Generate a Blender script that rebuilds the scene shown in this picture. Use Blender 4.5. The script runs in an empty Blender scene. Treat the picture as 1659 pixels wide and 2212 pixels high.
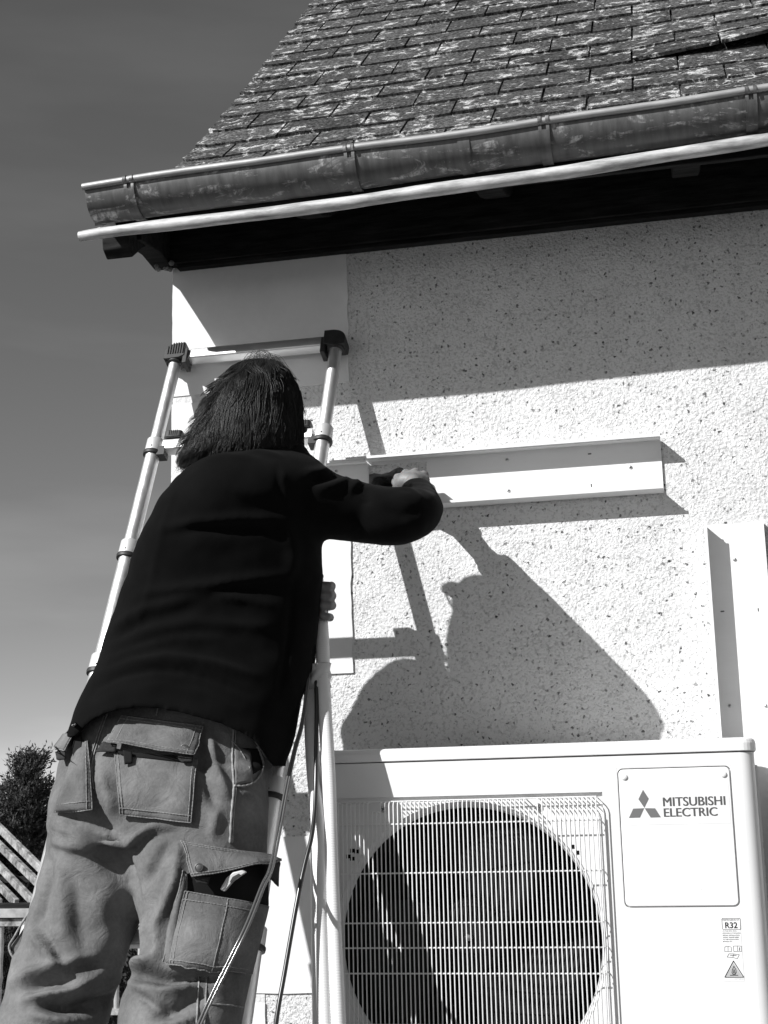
import bpy, bmesh, math, random
import numpy as np
from mathutils import Vector, Matrix
from mathutils.bvhtree import BVHTree
random.seed(7); rng = np.random.default_rng(7)
sc = bpy.context.scene
COL = sc.collection

# ------------------------------------------------------------------ camera
R = np.array([[0.9763517596, 0.2150186041, -0.0224553193],
              [0.0662971062, -0.1989278048, 0.9777691047],
              [-0.2057715606, 0.9561353086, 0.2084786236]])     # rows: right, up, forward
C = np.array([1.29456328, -3.4, 1.5])
F = 5600 / 1.8228                                               # focal length in units of the 1659 px wide survey grid
cam = bpy.data.cameras.new('camera'); camo = bpy.data.objects.new('camera', cam); COL.objects.link(camo)
cam.sensor_fit = 'HORIZONTAL'; cam.sensor_width = 36; cam.lens = 5600 / 3024 * 36
cam.clip_start = 0.05; cam.clip_end = 500
camo.matrix_world = Matrix((( R[0][0], R[1][0], -R[2][0], C[0]), (R[0][1], R[1][1], -R[2][1], C[1]),
                            (R[0][2], R[1][2], -R[2][2], C[2]), (0, 0, 0, 1)))
sc.camera = camo
# ------------------------------------------------------------------ sky, sun, exposure
SUN = Vector((-.92, -1, .91)).normalized()                      # direction towards the sun
elev = math.asin(SUN.z); rot = math.atan2(SUN.x, SUN.y)
w = bpy.data.worlds.new('World'); sc.world = w; w.use_nodes = True
nt = w.node_tree; nt.nodes.clear()
sky = nt.nodes.new('ShaderNodeTexSky'); sky.sky_type = 'NISHITA'; sky.sun_disc = False
sky.sun_elevation = elev; sky.sun_rotation = rot; sky.dust_density = 0.3
sep = nt.nodes.new('ShaderNodeSeparateColor'); nt.links.new(sky.outputs[0], sep.inputs[0])
tc = nt.nodes.new('ShaderNodeTexCoord'); mp = nt.nodes.new('ShaderNodeMapping'); mp.inputs['Scale'].default_value = (1.2, 1.2, 6)
nt.links.new(tc.outputs['Generated'], mp.inputs[0])
nz = nt.nodes.new('ShaderNodeTexNoise'); nz.inputs['Scale'].default_value = 2.2; nz.inputs['Detail'].default_value = 6
nt.links.new(mp.outputs[0], nz.inputs[0])
mr = nt.nodes.new('ShaderNodeMapRange'); mr.inputs[1].default_value = .48; mr.inputs[2].default_value = .8
mr.inputs[3].default_value = 1.0; mr.inputs[4].default_value = 1.35; nt.links.new(nz.outputs[0], mr.inputs[0])
mu = nt.nodes.new('ShaderNodeMath'); mu.operation = 'MULTIPLY'
nt.links.new(sep.outputs[0], mu.inputs[0]); nt.links.new(mr.outputs[0], mu.inputs[1])
bg = nt.nodes.new('ShaderNodeBackground'); bg.inputs[1].default_value = .068
nt.links.new(mu.outputs[0], bg.inputs[0])
out = nt.nodes.new('ShaderNodeOutputWorld'); nt.links.new(bg.outputs[0], out.inputs[0])
sd = bpy.data.lights.new('sun', 'SUN'); sd.energy = 4.6; sd.angle = math.radians(.5); sd.color = (1, 1, 1)
so = bpy.data.objects.new('sun', sd); COL.objects.link(so); so.rotation_euler = SUN.to_track_quat('Z', 'Y').to_euler()
sc.view_settings.view_transform = 'Standard'; sc.view_settings.look = 'None'
sc.view_settings.exposure = 0.45; sc.view_settings.gamma = 1
sc.render.engine = 'CYCLES'

# ------------------------------------------------------------------ helpers
def at(x, y, e=0.0):
    """point on the plane e metres in front of the house wall, seen at (x, y) of the survey grid"""
    d = np.array([(x - 829.5) / F, -(y - 1106) / F, 1.0]) @ R
    t = (-e - C[1]) / d[1]
    return C + d * t
def proj(V):
    v = (np.asarray(V) - C) @ R.T
    return np.stack([829.5 + F * v[..., 0] / v[..., 2], 1106 - F * v[..., 1] / v[..., 2]], -1)
def zm(x0, y0, w, pts):                 # sketch coordinates of an enlarged view (1659 px wide, w photo px) -> survey grid
    s = w / 1659
    return [((x0 + s * p[0]) / 1.8228, (y0 + s * p[1]) / 1.8228) + tuple(p[2:]) for p in pts]
class MB:
    def __init__(s): s.v = []; s.f = []
    def add(s, v, f):
        n = len(s.v); s.v += [tuple(map(float, p)) for p in v]; s.f += [tuple(n + i for i in q) for q in f]
    def box(s, lo, hi, M=None):
        x0, y0, z0 = lo; x1, y1, z1 = hi
        v = [(x, y, z) for x in (x0, x1) for y in (y0, y1) for z in (z0, z1)]
        if M is not None: v = [tuple(M @ Vector(p)) for p in v]
        s.add(v, [(0, 1, 3, 2), (4, 6, 7, 5), (0, 4, 5, 1), (2, 3, 7, 6), (0, 2, 6, 4), (1, 5, 7, 3)])
    def tube(s, pts, r, n=10, cap=True, up=None, ell=1.0):
        P = np.array(pts, float); m = len(P)
        r = np.full(m, r) if np.isscalar(r) else np.array(r, float)
        T = np.gradient(P, axis=0); T /= np.linalg.norm(T, axis=1)[:, None] + 1e-12
        u = np.array(up if up is not None else ([0, 0, 1] if abs(T[0][2]) < .9 else [1, 0, 0]), float)
        a = np.linspace(0, 2 * np.pi, n, endpoint=False); vs = []
        for i in range(m):
            u = u - T[i] * (u @ T[i]); u /= np.linalg.norm(u) + 1e-12
            b = np.cross(T[i], u)
            vs += [P[i] + r[i] * (np.cos(t) * u + ell * np.sin(t) * b) for t in a]
        fs = [(i * n + j, i * n + (j + 1) % n, (i + 1) * n + (j + 1) % n, (i + 1) * n + j) for i in range(m - 1) for j in range(n)]
        if cap: fs += [tuple(range(n))[::-1], tuple(range((m - 1) * n, m * n))]
        s.add(vs, fs)
    def prism(s, poly, d):              # poly: 3-D points, d: extrusion vector
        n = len(poly); a = [Vector(p) for p in poly]; b = [p + Vector(d) for p in a]
        s.add([tuple(p) for p in a + b], [tuple(range(n))[::-1], tuple(range(n, 2 * n))] + [(i, (i + 1) % n, n + (i + 1) % n, n + i) for i in range(n)])
    def sphere(s, c, r, nu=12, nv=8, M=None):
        r = (r, r, r) if np.isscalar(r) else r
        v = []; f = []
        for i in range(nv + 1):
            t = math.pi * i / nv
            for j in range(nu):
                p = 2 * math.pi * j / nu
                q = Vector((r[0] * math.sin(t) * math.cos(p), r[1] * math.sin(t) * math.sin(p), r[2] * math.cos(t)))
                if M is not None: q = M @ q
                v.append((c[0] + q.x, c[1] + q.y, c[2] + q.z))
        for i in range(nv):
            for j in range(nu): f.append((i * nu + j, i * nu + (j + 1) % nu, (i + 1) * nu + (j + 1) % nu, (i + 1) * nu + j)[::-1])
        s.add(v, f)
    def lathe(s, c, axis, prof, n=32):  # prof: (radius, height along axis)
        ax = Vector(axis).normalized(); u = ax.orthogonal().normalized(); b = ax.cross(u); v = []; f = []
        for r, h in prof:
            for j in range(n):
                t = 2 * math.pi * j / n; v.append(tuple(Vector(c) + ax * h + (u * math.cos(t) + b * math.sin(t)) * r))
        for i in range(len(prof) - 1):
            for j in range(n): f.append((i * n + j, i * n + (j + 1) % n, (i + 1) * n + (j + 1) % n, (i + 1) * n + j))
        s.add(v, f)
    def grid(s, G):
        G = np.array(G); a, b = G.shape[:2]
        s.add(G.reshape(-1, 3), [(i * b + j, i * b + j + 1, (i + 1) * b + j + 1, (i + 1) * b + j) for i in range(a - 1) for j in range(b - 1)])
    def build(s, name, mat, parent=None, smooth=None, bevel=0, label=None, fix=True):
        me = bpy.data.meshes.new(name); me.from_pydata(s.v, [], s.f); me.update()
        if fix:
            bm = bmesh.new(); bm.from_mesh(me); bmesh.ops.recalc_face_normals(bm, faces=bm.faces); bm.to_mesh(me); bm.free()
        return link(name, me, mat, parent, smooth, bevel, label)
def link(name, me, mat, parent=None, smooth=None, bevel=0, label=None):
    me.name = name; o = bpy.data.objects.new(name, me); COL.objects.link(o)
    if mat: me.materials.append(mat)
    if smooth:
        me.shade_smooth()
        if smooth is not True: me.set_sharp_from_angle(angle=smooth)
    if bevel:
        m = o.modifiers.new('bevel', 'BEVEL'); m.width = bevel; m.segments = 2; m.limit_method = 'ANGLE'; m.angle_limit = .7
        me.shade_smooth(); me.set_sharp_from_angle(angle=.6)
        m.harden_normals = False
    if parent: o.parent = parent
    if label: o['label'] = label
    return o
def thing(name, label, cat, group=None):
    o = bpy.data.objects.new(name, None); COL.objects.link(o); o.empty_display_size = .1
    o['label'] = label; o['category'] = cat
    if group: o['group'] = group
    return o
def tag(o, label, cat, group=None):
    o['label'] = label; o['category'] = cat
    if group: o['group'] = group
    return o

# ------------------------------------------------------------------ materials
def mat(name, col=.5, rough=.6, metal=0.0, spec=.5):
    m = bpy.data.materials.new(name); m.use_nodes = True; b = m.node_tree.nodes['Principled BSDF']
    b.inputs['Base Color'].default_value = (col, col, col, 1); b.inputs['Roughness'].default_value = rough
    b.inputs['Metallic'].default_value = metal; b.inputs['Specular IOR Level'].default_value = spec
    return m
class NT:
    def __init__(s, m): s.m = m; s.t = m.node_tree; s.b = s.t.nodes['Principled BSDF']; s.c = s.t.nodes.new('ShaderNodeTexCoord').outputs['Object']
    def n(s, ty, **k):
        x = s.t.nodes.new('ShaderNode' + ty)
        for a, v in k.items():
            if isinstance(v, tuple) and hasattr(v[0], 'is_linked') or hasattr(v, 'is_linked'): pass
            setattr(x, a, v)
        return x
    def L(s, a, b): s.t.links.new(a, b)
    def map(s, sc):
        x = s.n('Mapping'); x.inputs['Scale'].default_value = sc; s.L(s.c, x.inputs[0]); return x.outputs[0]
    def noise(s, scale, detail=4, rough=.55, vec=None, dist=0):
        x = s.n('TexNoise'); x.inputs['Scale'].default_value = scale; x.inputs['Detail'].default_value = detail
        x.inputs['Roughness'].default_value = rough; x.inputs['Distortion'].default_value = dist
        s.L(vec or s.c, x.inputs['Vector']); return x.outputs[0]
    def vor(s, scale, feature='F1', vec=None, rnd=1.0):
        x = s.n('TexVoronoi'); x.feature = feature; x.inputs['Scale'].default_value = scale; x.inputs['Randomness'].default_value = rnd
        s.L(vec or s.c, x.inputs['Vector']); return x
    def rng(s, v, a, b, c=0.0, d=1.0, smooth=False):
        x = s.n('MapRange'); x.interpolation_type = 'SMOOTHSTEP' if smooth else 'LINEAR'
        for i, q in enumerate((a, b, c, d)): x.inputs[i + 1].default_value = q
        s.L(v, x.inputs[0]); return x.outputs[0]
    def math(s, op, a, b=0.0):
        x = s.n('Math'); x.operation = op
        for i, q in enumerate((a, b)):
            if hasattr(q, 'node'): s.L(q, x.inputs[i])
            else: x.inputs[i].default_value = q
        return x.outputs[0]
    def mix(s, f, a, b):                # grey mix
        x = s.n('Mix'); x.data_type = 'FLOAT'
        for i, q in ((0, f), (2, a), (3, b)):
            if hasattr(q, 'node'): s.L(q, x.inputs[i])
            else: x.inputs[i].default_value = q
        return x.outputs[0]
    def base(s, v): s.L(v, s.b.inputs['Base Color'])
    def bump(s, h, strength=.5, dist=.002, prev=None):
        x = s.n('Bump'); x.inputs['Strength'].default_value = strength; x.inputs['Distance'].default_value = dist
        s.L(h, x.inputs['Height'])
        if prev: s.L(prev, x.inputs['Normal'])
        s.L(x.outputs[0], s.b.inputs['Normal']); return x.outputs[0]
def noisy(name, col, amp=.1, scale=20, rough=.6, metal=0, bump=0, bscale=80, bdist=.001, spec=.5):
    m = mat(name, col, rough, metal, spec); k = NT(m)
    k.base(k.rng(k.noise(scale, 6), .3, .7, col * (1 - amp), col * (1 + amp)))
    if bump: k.bump(k.noise(bscale, 4), bump, bdist)
    return m
M = {}
m = M['roughcast'] = mat('roughcast', .78, .9, spec=.2); k = NT(m)
va = k.vor(150, 'SMOOTH_F1'); nA = k.noise(150, 4, .6, dist=1.2); nB = k.noise(210, 3, .6)
h = k.math('ADD', k.math('MULTIPLY', va.outputs[0], -1.2), k.math('ADD', k.math('MULTIPLY', nA, 2.2), k.math('MULTIPLY', nB, .6)))
wn = k.n('TexNoise'); wn.inputs['Scale'].default_value = 95; wn.inputs['Detail'].default_value = 3; k.L(k.c, wn.inputs['Vector'])
wv = k.n('VectorMath'); wv.operation = 'MULTIPLY_ADD'; k.L(wn.outputs['Color'], wv.inputs[0]); wv.inputs[1].default_value = (.016, .016, .016); k.L(k.c, wv.inputs[2])
pv = k.vor(72, vec=wv.outputs[0]); sepc = k.n('SeparateColor'); k.L(pv.outputs['Color'], sepc.inputs[0])
sel = k.rng(sepc.outputs[0], .52, .66); wob = k.math('ADD', pv.outputs['Distance'], k.math('MULTIPLY', k.noise(130, 3, .6, dist=1), .55))
spot = k.math('MULTIPLY', sel, k.rng(wob, .53, .43)); 
pv2 = k.vor(130, vec=wv.outputs[0]); sepd = k.n('SeparateColor'); k.L(pv2.outputs['Color'], sepd.inputs[0])
spot2 = k.math('MULTIPLY', k.rng(sepd.outputs[1], .6, .68), k.rng(k.math('ADD', pv2.outputs['Distance'], k.math('MULTIPLY', nB, .6)), .52, .42))
big = k.noise(3, 5)
cb = k.math('ADD', k.rng(big, .3, .7, .73, .79), k.rng(k.noise(5, 6, .7, k.map((3, 3, .35))), .35, .7, -.03, .03))
dark = k.mix(sepc.outputs[2], .05, .40)
cav_shade = k.rng(h, .82, .46)  # low relief darkened in the colour, imitating occlusion shade
cb = k.math('MULTIPLY', cb, k.mix(cav_shade, 1.0, .74))
k.base(k.mix(spot, k.mix(k.math('MULTIPLY', spot2, .75), cb, .30), dark))
hh = k.math('SUBTRACT', h, k.math('ADD', k.math('MULTIPLY', spot, 1.6), k.math('MULTIPLY', spot2, .7)))
k.bump(k.math('MULTIPLY', hh, k.rng(k.noise(11, 4), .3, .7, .6, 1.2)), .8, .0032)
M['stone'] = m = mat('quoin_stone', .76, .85, spec=.2); k = NT(m)
k.base(k.rng(k.noise(9, 7, .6), .3, .75, .70, .80)); k.bump(k.noise(60, 5), .25, .0015)
M['mortar'] = noisy('mortar', .62, .15, 60, .95, bump=.9, bscale=90, bdist=.004)
M['rubble'] = noisy('broken_masonry', .17, .6, 30, .95, bump=1, bscale=45, bdist=.012)
M['black'] = mat('black_cavity', .004, 1, spec=0)
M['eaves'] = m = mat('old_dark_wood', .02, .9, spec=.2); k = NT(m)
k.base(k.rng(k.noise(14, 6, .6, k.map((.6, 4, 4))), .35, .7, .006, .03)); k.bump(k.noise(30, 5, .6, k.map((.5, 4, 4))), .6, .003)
# slates with lichen
M['slate'] = m = mat('lichen_slate', .12, .95, spec=.15); k = NT(m)
an = k.n('Attribute'); an.attribute_name = 'tint'; tint = an.outputs['Fac']
fine = k.noise(95, 6, .7); n1 = k.noise(24, 7, .72, dist=.7); n2 = k.noise(7, 4, .6); n3 = k.noise(260, 3, .7)
b0 = k.rng(fine, .38, .62, .004, .12)
b1 = k.math('MULTIPLY', b0, k.rng(tint, 0, 1, .75, 1.3))
lich = k.math('MULTIPLY', k.rng(k.math('ADD', n1, k.math('MULTIPLY', n2, .35)), .72, .79), k.rng(n3, .36, .56))
lich2 = k.math('MULTIPLY', k.rng(k.noise(52, 6, .75, dist=.5), .62, .70), k.rng(n2, .35, .6, .05, .6))
ml = k.math('MAXIMUM', lich, lich2)
k.base(k.mix(k.math('MULTIPLY', ml, k.rng(n3, .3, .7, .6, 1)), b1, .80))
k.bump(k.math('ADD', fine, k.math('MULTIPLY', n3, .6)), .8, .004)
M['moss'] = noisy('moss', .045, .6, 90, 1, bump=1, bscale=220, bdist=.006, spec=.1)
# zinc gutter
M['zinc'] = m = mat('weathered_zinc', .16, .5, .35); k = NT(m)
str_ = k.noise(9, 6, .65, k.map((5, .5, 1.2))); blot = k.noise(6, 6, .7, k.map((1.5, 4, 4)), .8); sm = k.noise(40, 5, .7, k.map((2, 1, .6)))
zb = k.mix(k.rng(str_, .35, .75), .08, .16); zb = k.mix(k.math('MULTIPLY', k.rng(blot, .53, .62), k.rng(sm, .4, .6)), zb, .48)
k.base(zb); k.L(k.rng(str_, .3, .7, .42, .65), k.b.inputs['Roughness']); k.bump(k.noise(5, 3, .5, k.map((.6, 2, 2))), .35, .006)
M['zinc_bead'] = m = mat('zinc_bead', .36, .5, .4); k = NT(m); k.base(k.rng(k.noise(30, 6, .7, k.map((.4, 2, 2))), .3, .7, .25, .48))
M['pipe_light'] = m = mat('weathered_light_pipe', .6, .6, .15); k = NT(m)
k.base(k.rng(k.noise(26, 6, .7, k.map((.35, 2, 2))), .36, .62, .24, .60)); k.bump(k.noise(7, 3), .4, .006)
M['pvc'] = m = mat('white_pvc', .80, .38, spec=.4); k = NT(m); k.base(k.math('SUBTRACT', k.rng(k.noise(7, 6, .7, k.map((.5, 1, 2))), .3, .7, .73, .79), k.math('MULTIPLY', k.rng(k.noise(90, 5, .8), .66, .72), .2)))
M['steel'] = mat('screw_steel', .5, .3, 1)
M['alu'] = m = mat('brushed_aluminium', .72, .34, .88); k = NT(m)
k.base(k.rng(k.noise(10, 5), .3, .7, .74, .86)); k.L(k.rng(k.noise(35, 5, .6, k.map((3, 3, .2))), .3, .7, .36, .50), k.b.inputs['Roughness'])
M['alu_ring'] = mat('satin_aluminium', .66, .5, .5)
M['rubber'] = noisy('black_plastic', .022, .3, 60, .55)
M['casing'] = m = mat('white_powder_coat', .80, .42, spec=.4); k = NT(m); k.base(k.math('SUBTRACT', k.rng(k.noise(4, 6, .65), .3, .7, .71, .755), k.math('MULTIPLY', k.rng(k.noise(60, 5, .8), .64, .72), .12))); k.bump(k.noise(420, 2), .12, .0004)
M['casing_dark'] = mat('dark_interior', .003, .8, spec=.2)
M['fan'] = noisy('fan_plastic', .007, .2, 14, .7, spec=.2)
M['ink'] = mat('dark_ink', .075, .5); M['ink_black'] = mat('black_ink', .012, .5); M['sticker'] = mat('sticker_film', .76, .35); M['sign_grey'] = mat('sign_grey', .42, .5)
M['skin'] = m = mat('skin', .28, .5, spec=.4); k = NT(m); k.base(k.rng(k.noise(45, 5), .3, .7, .13, .21)); k.bump(k.noise(180, 4), .35, .0012)
m.node_tree.nodes['Principled BSDF'].inputs['Subsurface Weight'].default_value = .06
M['nail'] = mat('nail', .42, .3)
M['hair'] = m = mat('dark_hair', .018, .42, spec=.55); k = NT(m); k.base(k.rng(k.noise(25, 4), .35, .7, .004, .020))
M['sweater'] = m = mat('black_sweatshirt', .003, .95, spec=.05); k = NT(m)
k.base(k.rng(k.noise(12, 5), .3, .7, .002, .004)); k.bump(k.noise(600, 2), .3, .0006)
b = m.node_tree.nodes['Principled BSDF']; b.inputs['Sheen Weight'].default_value = .02; b.inputs['Sheen Roughness'].default_value = .6
M['trousers'] = m = mat('grey_work_cloth', .20, .9, spec=.15); k = NT(m)
cl = k.noise(9, 6, .65); fi = k.noise(160, 4, .6)
k.base(k.math('MULTIPLY', k.rng(cl, .3, .7, .085, .195), k.rng(fi, .3, .7, .9, 1.1)))
k.bump(k.math('ADD', k.noise(20, 6, .6, None, 1.0), k.math('MULTIPLY', k.noise(600, 2), .10)), .6, .009)
M['seam'] = noisy('worn_seam_cloth', .25, .35, 120, .9, bump=.8, bscale=160, bdist=.003)
M['thread'] = noisy('pale_stitch_thread', .19, .4, 200, .9)
M['shade_and_tab'] = mat('pocket_dark_and_tab', .018, 1, spec=.05)  # near-black painted for shade inside pockets; also colours one fastener tab
M['velcro'] = noisy('black_fastener', .02, .4, 200, .95, bump=.5, bscale=400)
M['hose'] = m = mat('white_embossed_foam', .78, .6, spec=.3); k = NT(m)
uv = k.n('UVMap'); w1 = k.n('TexWave'); w1.wave_type = 'BANDS'; w1.bands_direction = 'Y'; w1.inputs['Scale'].default_value = 1; k.L(uv.outputs[0], w1.inputs[0])
M['tape'] = m = mat('white_tape', .60, .45, spec=.4); NT(m).bump(NT(m).noise(40, 3), .5, .004)
M['cable_black'] = mat('black_cable', .02, .3, spec=.7); M['tube_clear'] = mat('grey_pvc_tube', .12, .15, .25, .9)
M['copper'] = mat('dull_copper_tube', .28, .25, .8)
M['wood'] = m = mat('weathered_timber', .35, .8); k = NT(m); k.base(k.rng(k.noise(18, 6, .7, k.map((1, 1, 1))), .35, .65, .05, .40))
M['white_paint'] = noisy('flaking_white_paint', .30, .3, 25, .7)
M['leaf'] = noisy('conifer_needles', .035, .5, 14, .8); M['bark'] = noisy('bark', .09, .3, 30, .95)
M['hedge'] = noisy('hedge_leaf', .035, .5, 10, .9)
M['ground'] = m = mat('dark_gravel', .09, .95); k = NT(m); k.base(k.rng(k.noise(.8, 8, .7), .3, .7, .07, .11)); k.bump(k.noise(40, 4), .6, .01)
M['boot'] = noisy('worn_leather', .05, .4, 30, .6); M['knife'] = mat('pale_tool_plastic', .5, .4)

# ------------------------------------------------------------------ ground
mb = MB(); mb.grid([[(x, y, 0) for x in np.linspace(-120, 120, 25)] for y in np.linspace(-120, 200, 25)])
g = mb.build('ground', M['ground']); g['kind'] = 'structure'

# ------------------------------------------------------------------ house
house = thing('house', 'roughcast house with pale corner stones, lichen covered slate roof and zinc gutter', 'house')
# wall with a real opening where the masonry is broken through behind the trunking
HX0, HX1, HZ0, HZ1 = .50, .70, 2.235, 2.385
mb = MB()
xs = [0.004, .247, HX0, HX1, 1.6, 3.6]; zs = [0, HZ0, HZ1, 3.15]
for i in range(5):
    for j in range(3):
        if (i, j) == (2, 1): continue
        mb.add([(xs[i], 0, zs[j]), (xs[i + 1], 0, zs[j]), (xs[i + 1], 0, zs[j + 1]), (xs[i], 0, zs[j + 1])], [(0, 1, 2, 3)])
hole = [at(x, y) for x, y in ((794, 1026), (808, 1022), (824, 1024), (841, 1020), (852, 1013), (863, 1009), (870, 1011), (876, 1018), (890, 1020), (903, 1026), (912, 1040), (914, 1058), (908, 1082), (880, 1092), (840, 1090), (805, 1088), (792, 1075), (789, 1050))]
cx, cz = np.mean([p[0] for p in hole]), np.mean([p[2] for p in hole])
ring = []
for p in hole:
    dx, dz = p[0] - cx, p[2] - cz; t = min(((HX1 if dx > 0 else HX0) - cx) / dx if abs(dx) > 1e-6 else 1e9, ((HZ1 if dz > 0 else HZ0) - cz) / dz if abs(dz) > 1e-6 else 1e9)
    ring.append((cx + dx * t, 0, cz + dz * t))
n = len(hole); 
# insert exact corners
pts = sorted([(math.atan2(p[2] - cz, p[0] - cx), tuple(p), r) for p, r in zip(hole, ring)])
seq = []
corners = sorted((math.atan2(z - cz, x - cx), (x, 0, z)) for x in (HX0, HX1) for z in (HZ0, HZ1))
for i, (a, p, r) in enumerate(pts):
    a2, p2, r2 = pts[(i + 1) % n]; a2 = a2 + (2 * math.pi if i == n - 1 else 0)
    mids = [c for (ac, c) in corners if a < ac < a2 or a < ac + 2 * math.pi < a2]
    mb.add([p, r] + mids + [r2, p2], [tuple(range(4 + len(mids)))])
wall_back = MB()
mb.build('wall', M['roughcast'], house)
mb = MB()                                # ragged sleeve of the hole, going back into the wall
P0 = [p for _, p, _ in pts]
rows = [P0]
for dd, s_ in ((.02, .93), (.05, 1.02), (.10, .9), (.16, .95)):
    rows.append([(cx + (p[0] - cx) * s_ * random.uniform(.9, 1.08), dd, cz + (p[2] - cz) * s_ * random.uniform(.88, 1.08)) for p in P0])
for a, b_ in zip(rows, rows[1:]):
    for i in range(n): mb.add([a[i], a[(i + 1) % n], b_[(i + 1) % n], b_[i]], [(0, 1, 2, 3)])
mb.add(rows[-1], [tuple(range(n))])
mb.build('wall_hole', M['rubble'], house, fix=False)
mb = MB(); mb.box((0.004, .20, 0), (3.6, 6, 2.9)); mb.add([(0.004, 0, 0), (.004, .2, 0), (.004, .2, 3.15), (.004, 0, 3.15)], [(0, 1, 2, 3)])
mb.build('gable_wall', M['roughcast'], house)
mb = MB()                                # gable triangle
mb.add([(.004, 0, 3.15), (.004, 6, 3.15), (.004, 6, 3.3), (.004, 3, 5.75), (.004, .25, 3.28)], [(0, 1, 2, 3, 4)]); mb.build('gable', M['roughcast'], house)
# quoins
qz = [(2.588, 2.945, .480), (2.208, 2.567, .247), (1.843, 2.187, .476), (1.475, 1.822, .247), (1.093, 1.455, .478), (.73, 1.07, .247), (.37, .71, .478), (0.02, .35, .247)]
for z0, z1, wx in qz:
    mb = MB(); N = 14
    e1 = [(wx + random.uniform(-.0018, .0018), z0 + (z1 - z0) * i / N) for i in range(N + 1)]
    e0 = [(.0 + random.uniform(-.001, .001), z0 + (z1 - z0) * i / N) for i in range(N, -1, -1)]
    bot = [(wx * i / 8, z0 + random.uniform(-.001, .001)) for i in range(1, 8)]
    poly = [(x, -.005, z) for x, z in bot + e1 + e0]
    mb.prism(poly, (0, .12 if wx > .3 else .22, 0)); mb.build('quoin', M['stone'], house)
for z0, z1, wx in qz[1:]:
    mb = MB(); mb.box((.002, -.002, z1), (.247, .05, z1 + .022)); mb.build('mortar_joint', M['mortar'], house)
# eaves: sloping boards, wall plate, rafter tails, verge rafter
prof = [(-.355, 2.985), (-.1, 3.115), (.257, 3.343), (.433, 3.497), (.892, 3.920), (1.913, 4.898), (3.0, 5.95)]
pY = np.array([p[0] for p in prof]); pZ = np.array([p[1] for p in prof])
def rz(y): return np.interp(y, pY, pZ)
mb = MB()
for (a, za), (b_, zb_) in zip(prof, prof[1:]):
    mb.prism([(-.07, a, za - .03), (-.07, b_, zb_ - .03), (-.07, b_, zb_ - .055), (-.07, a, za - .055)], (3.7, 0, 0))
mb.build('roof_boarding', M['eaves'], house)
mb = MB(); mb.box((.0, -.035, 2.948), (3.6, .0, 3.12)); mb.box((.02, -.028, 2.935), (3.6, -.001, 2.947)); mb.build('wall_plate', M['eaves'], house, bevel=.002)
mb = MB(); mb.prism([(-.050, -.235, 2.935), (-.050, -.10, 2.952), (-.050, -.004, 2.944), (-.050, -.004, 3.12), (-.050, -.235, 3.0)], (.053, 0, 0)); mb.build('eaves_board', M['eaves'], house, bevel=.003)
for x in (.40, .86, 1.32, 1.78, 2.24):
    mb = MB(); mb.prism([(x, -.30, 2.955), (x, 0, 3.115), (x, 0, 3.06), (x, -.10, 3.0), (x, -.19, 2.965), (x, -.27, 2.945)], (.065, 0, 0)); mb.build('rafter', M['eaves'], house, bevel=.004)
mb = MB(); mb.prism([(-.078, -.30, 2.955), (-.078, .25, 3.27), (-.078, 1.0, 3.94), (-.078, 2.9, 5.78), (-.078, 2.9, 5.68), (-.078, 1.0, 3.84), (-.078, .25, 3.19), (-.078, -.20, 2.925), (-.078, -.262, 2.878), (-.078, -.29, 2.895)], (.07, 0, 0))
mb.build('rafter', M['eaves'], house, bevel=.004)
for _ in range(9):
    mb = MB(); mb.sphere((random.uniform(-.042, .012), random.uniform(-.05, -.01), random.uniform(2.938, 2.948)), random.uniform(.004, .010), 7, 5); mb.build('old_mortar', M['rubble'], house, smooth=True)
mb = MB(); mb.box((.005, -.312, 2.935), (3.6, -.295, 2.96)); mb.build('fascia', M['eaves'], house, bevel=.003)
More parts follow.
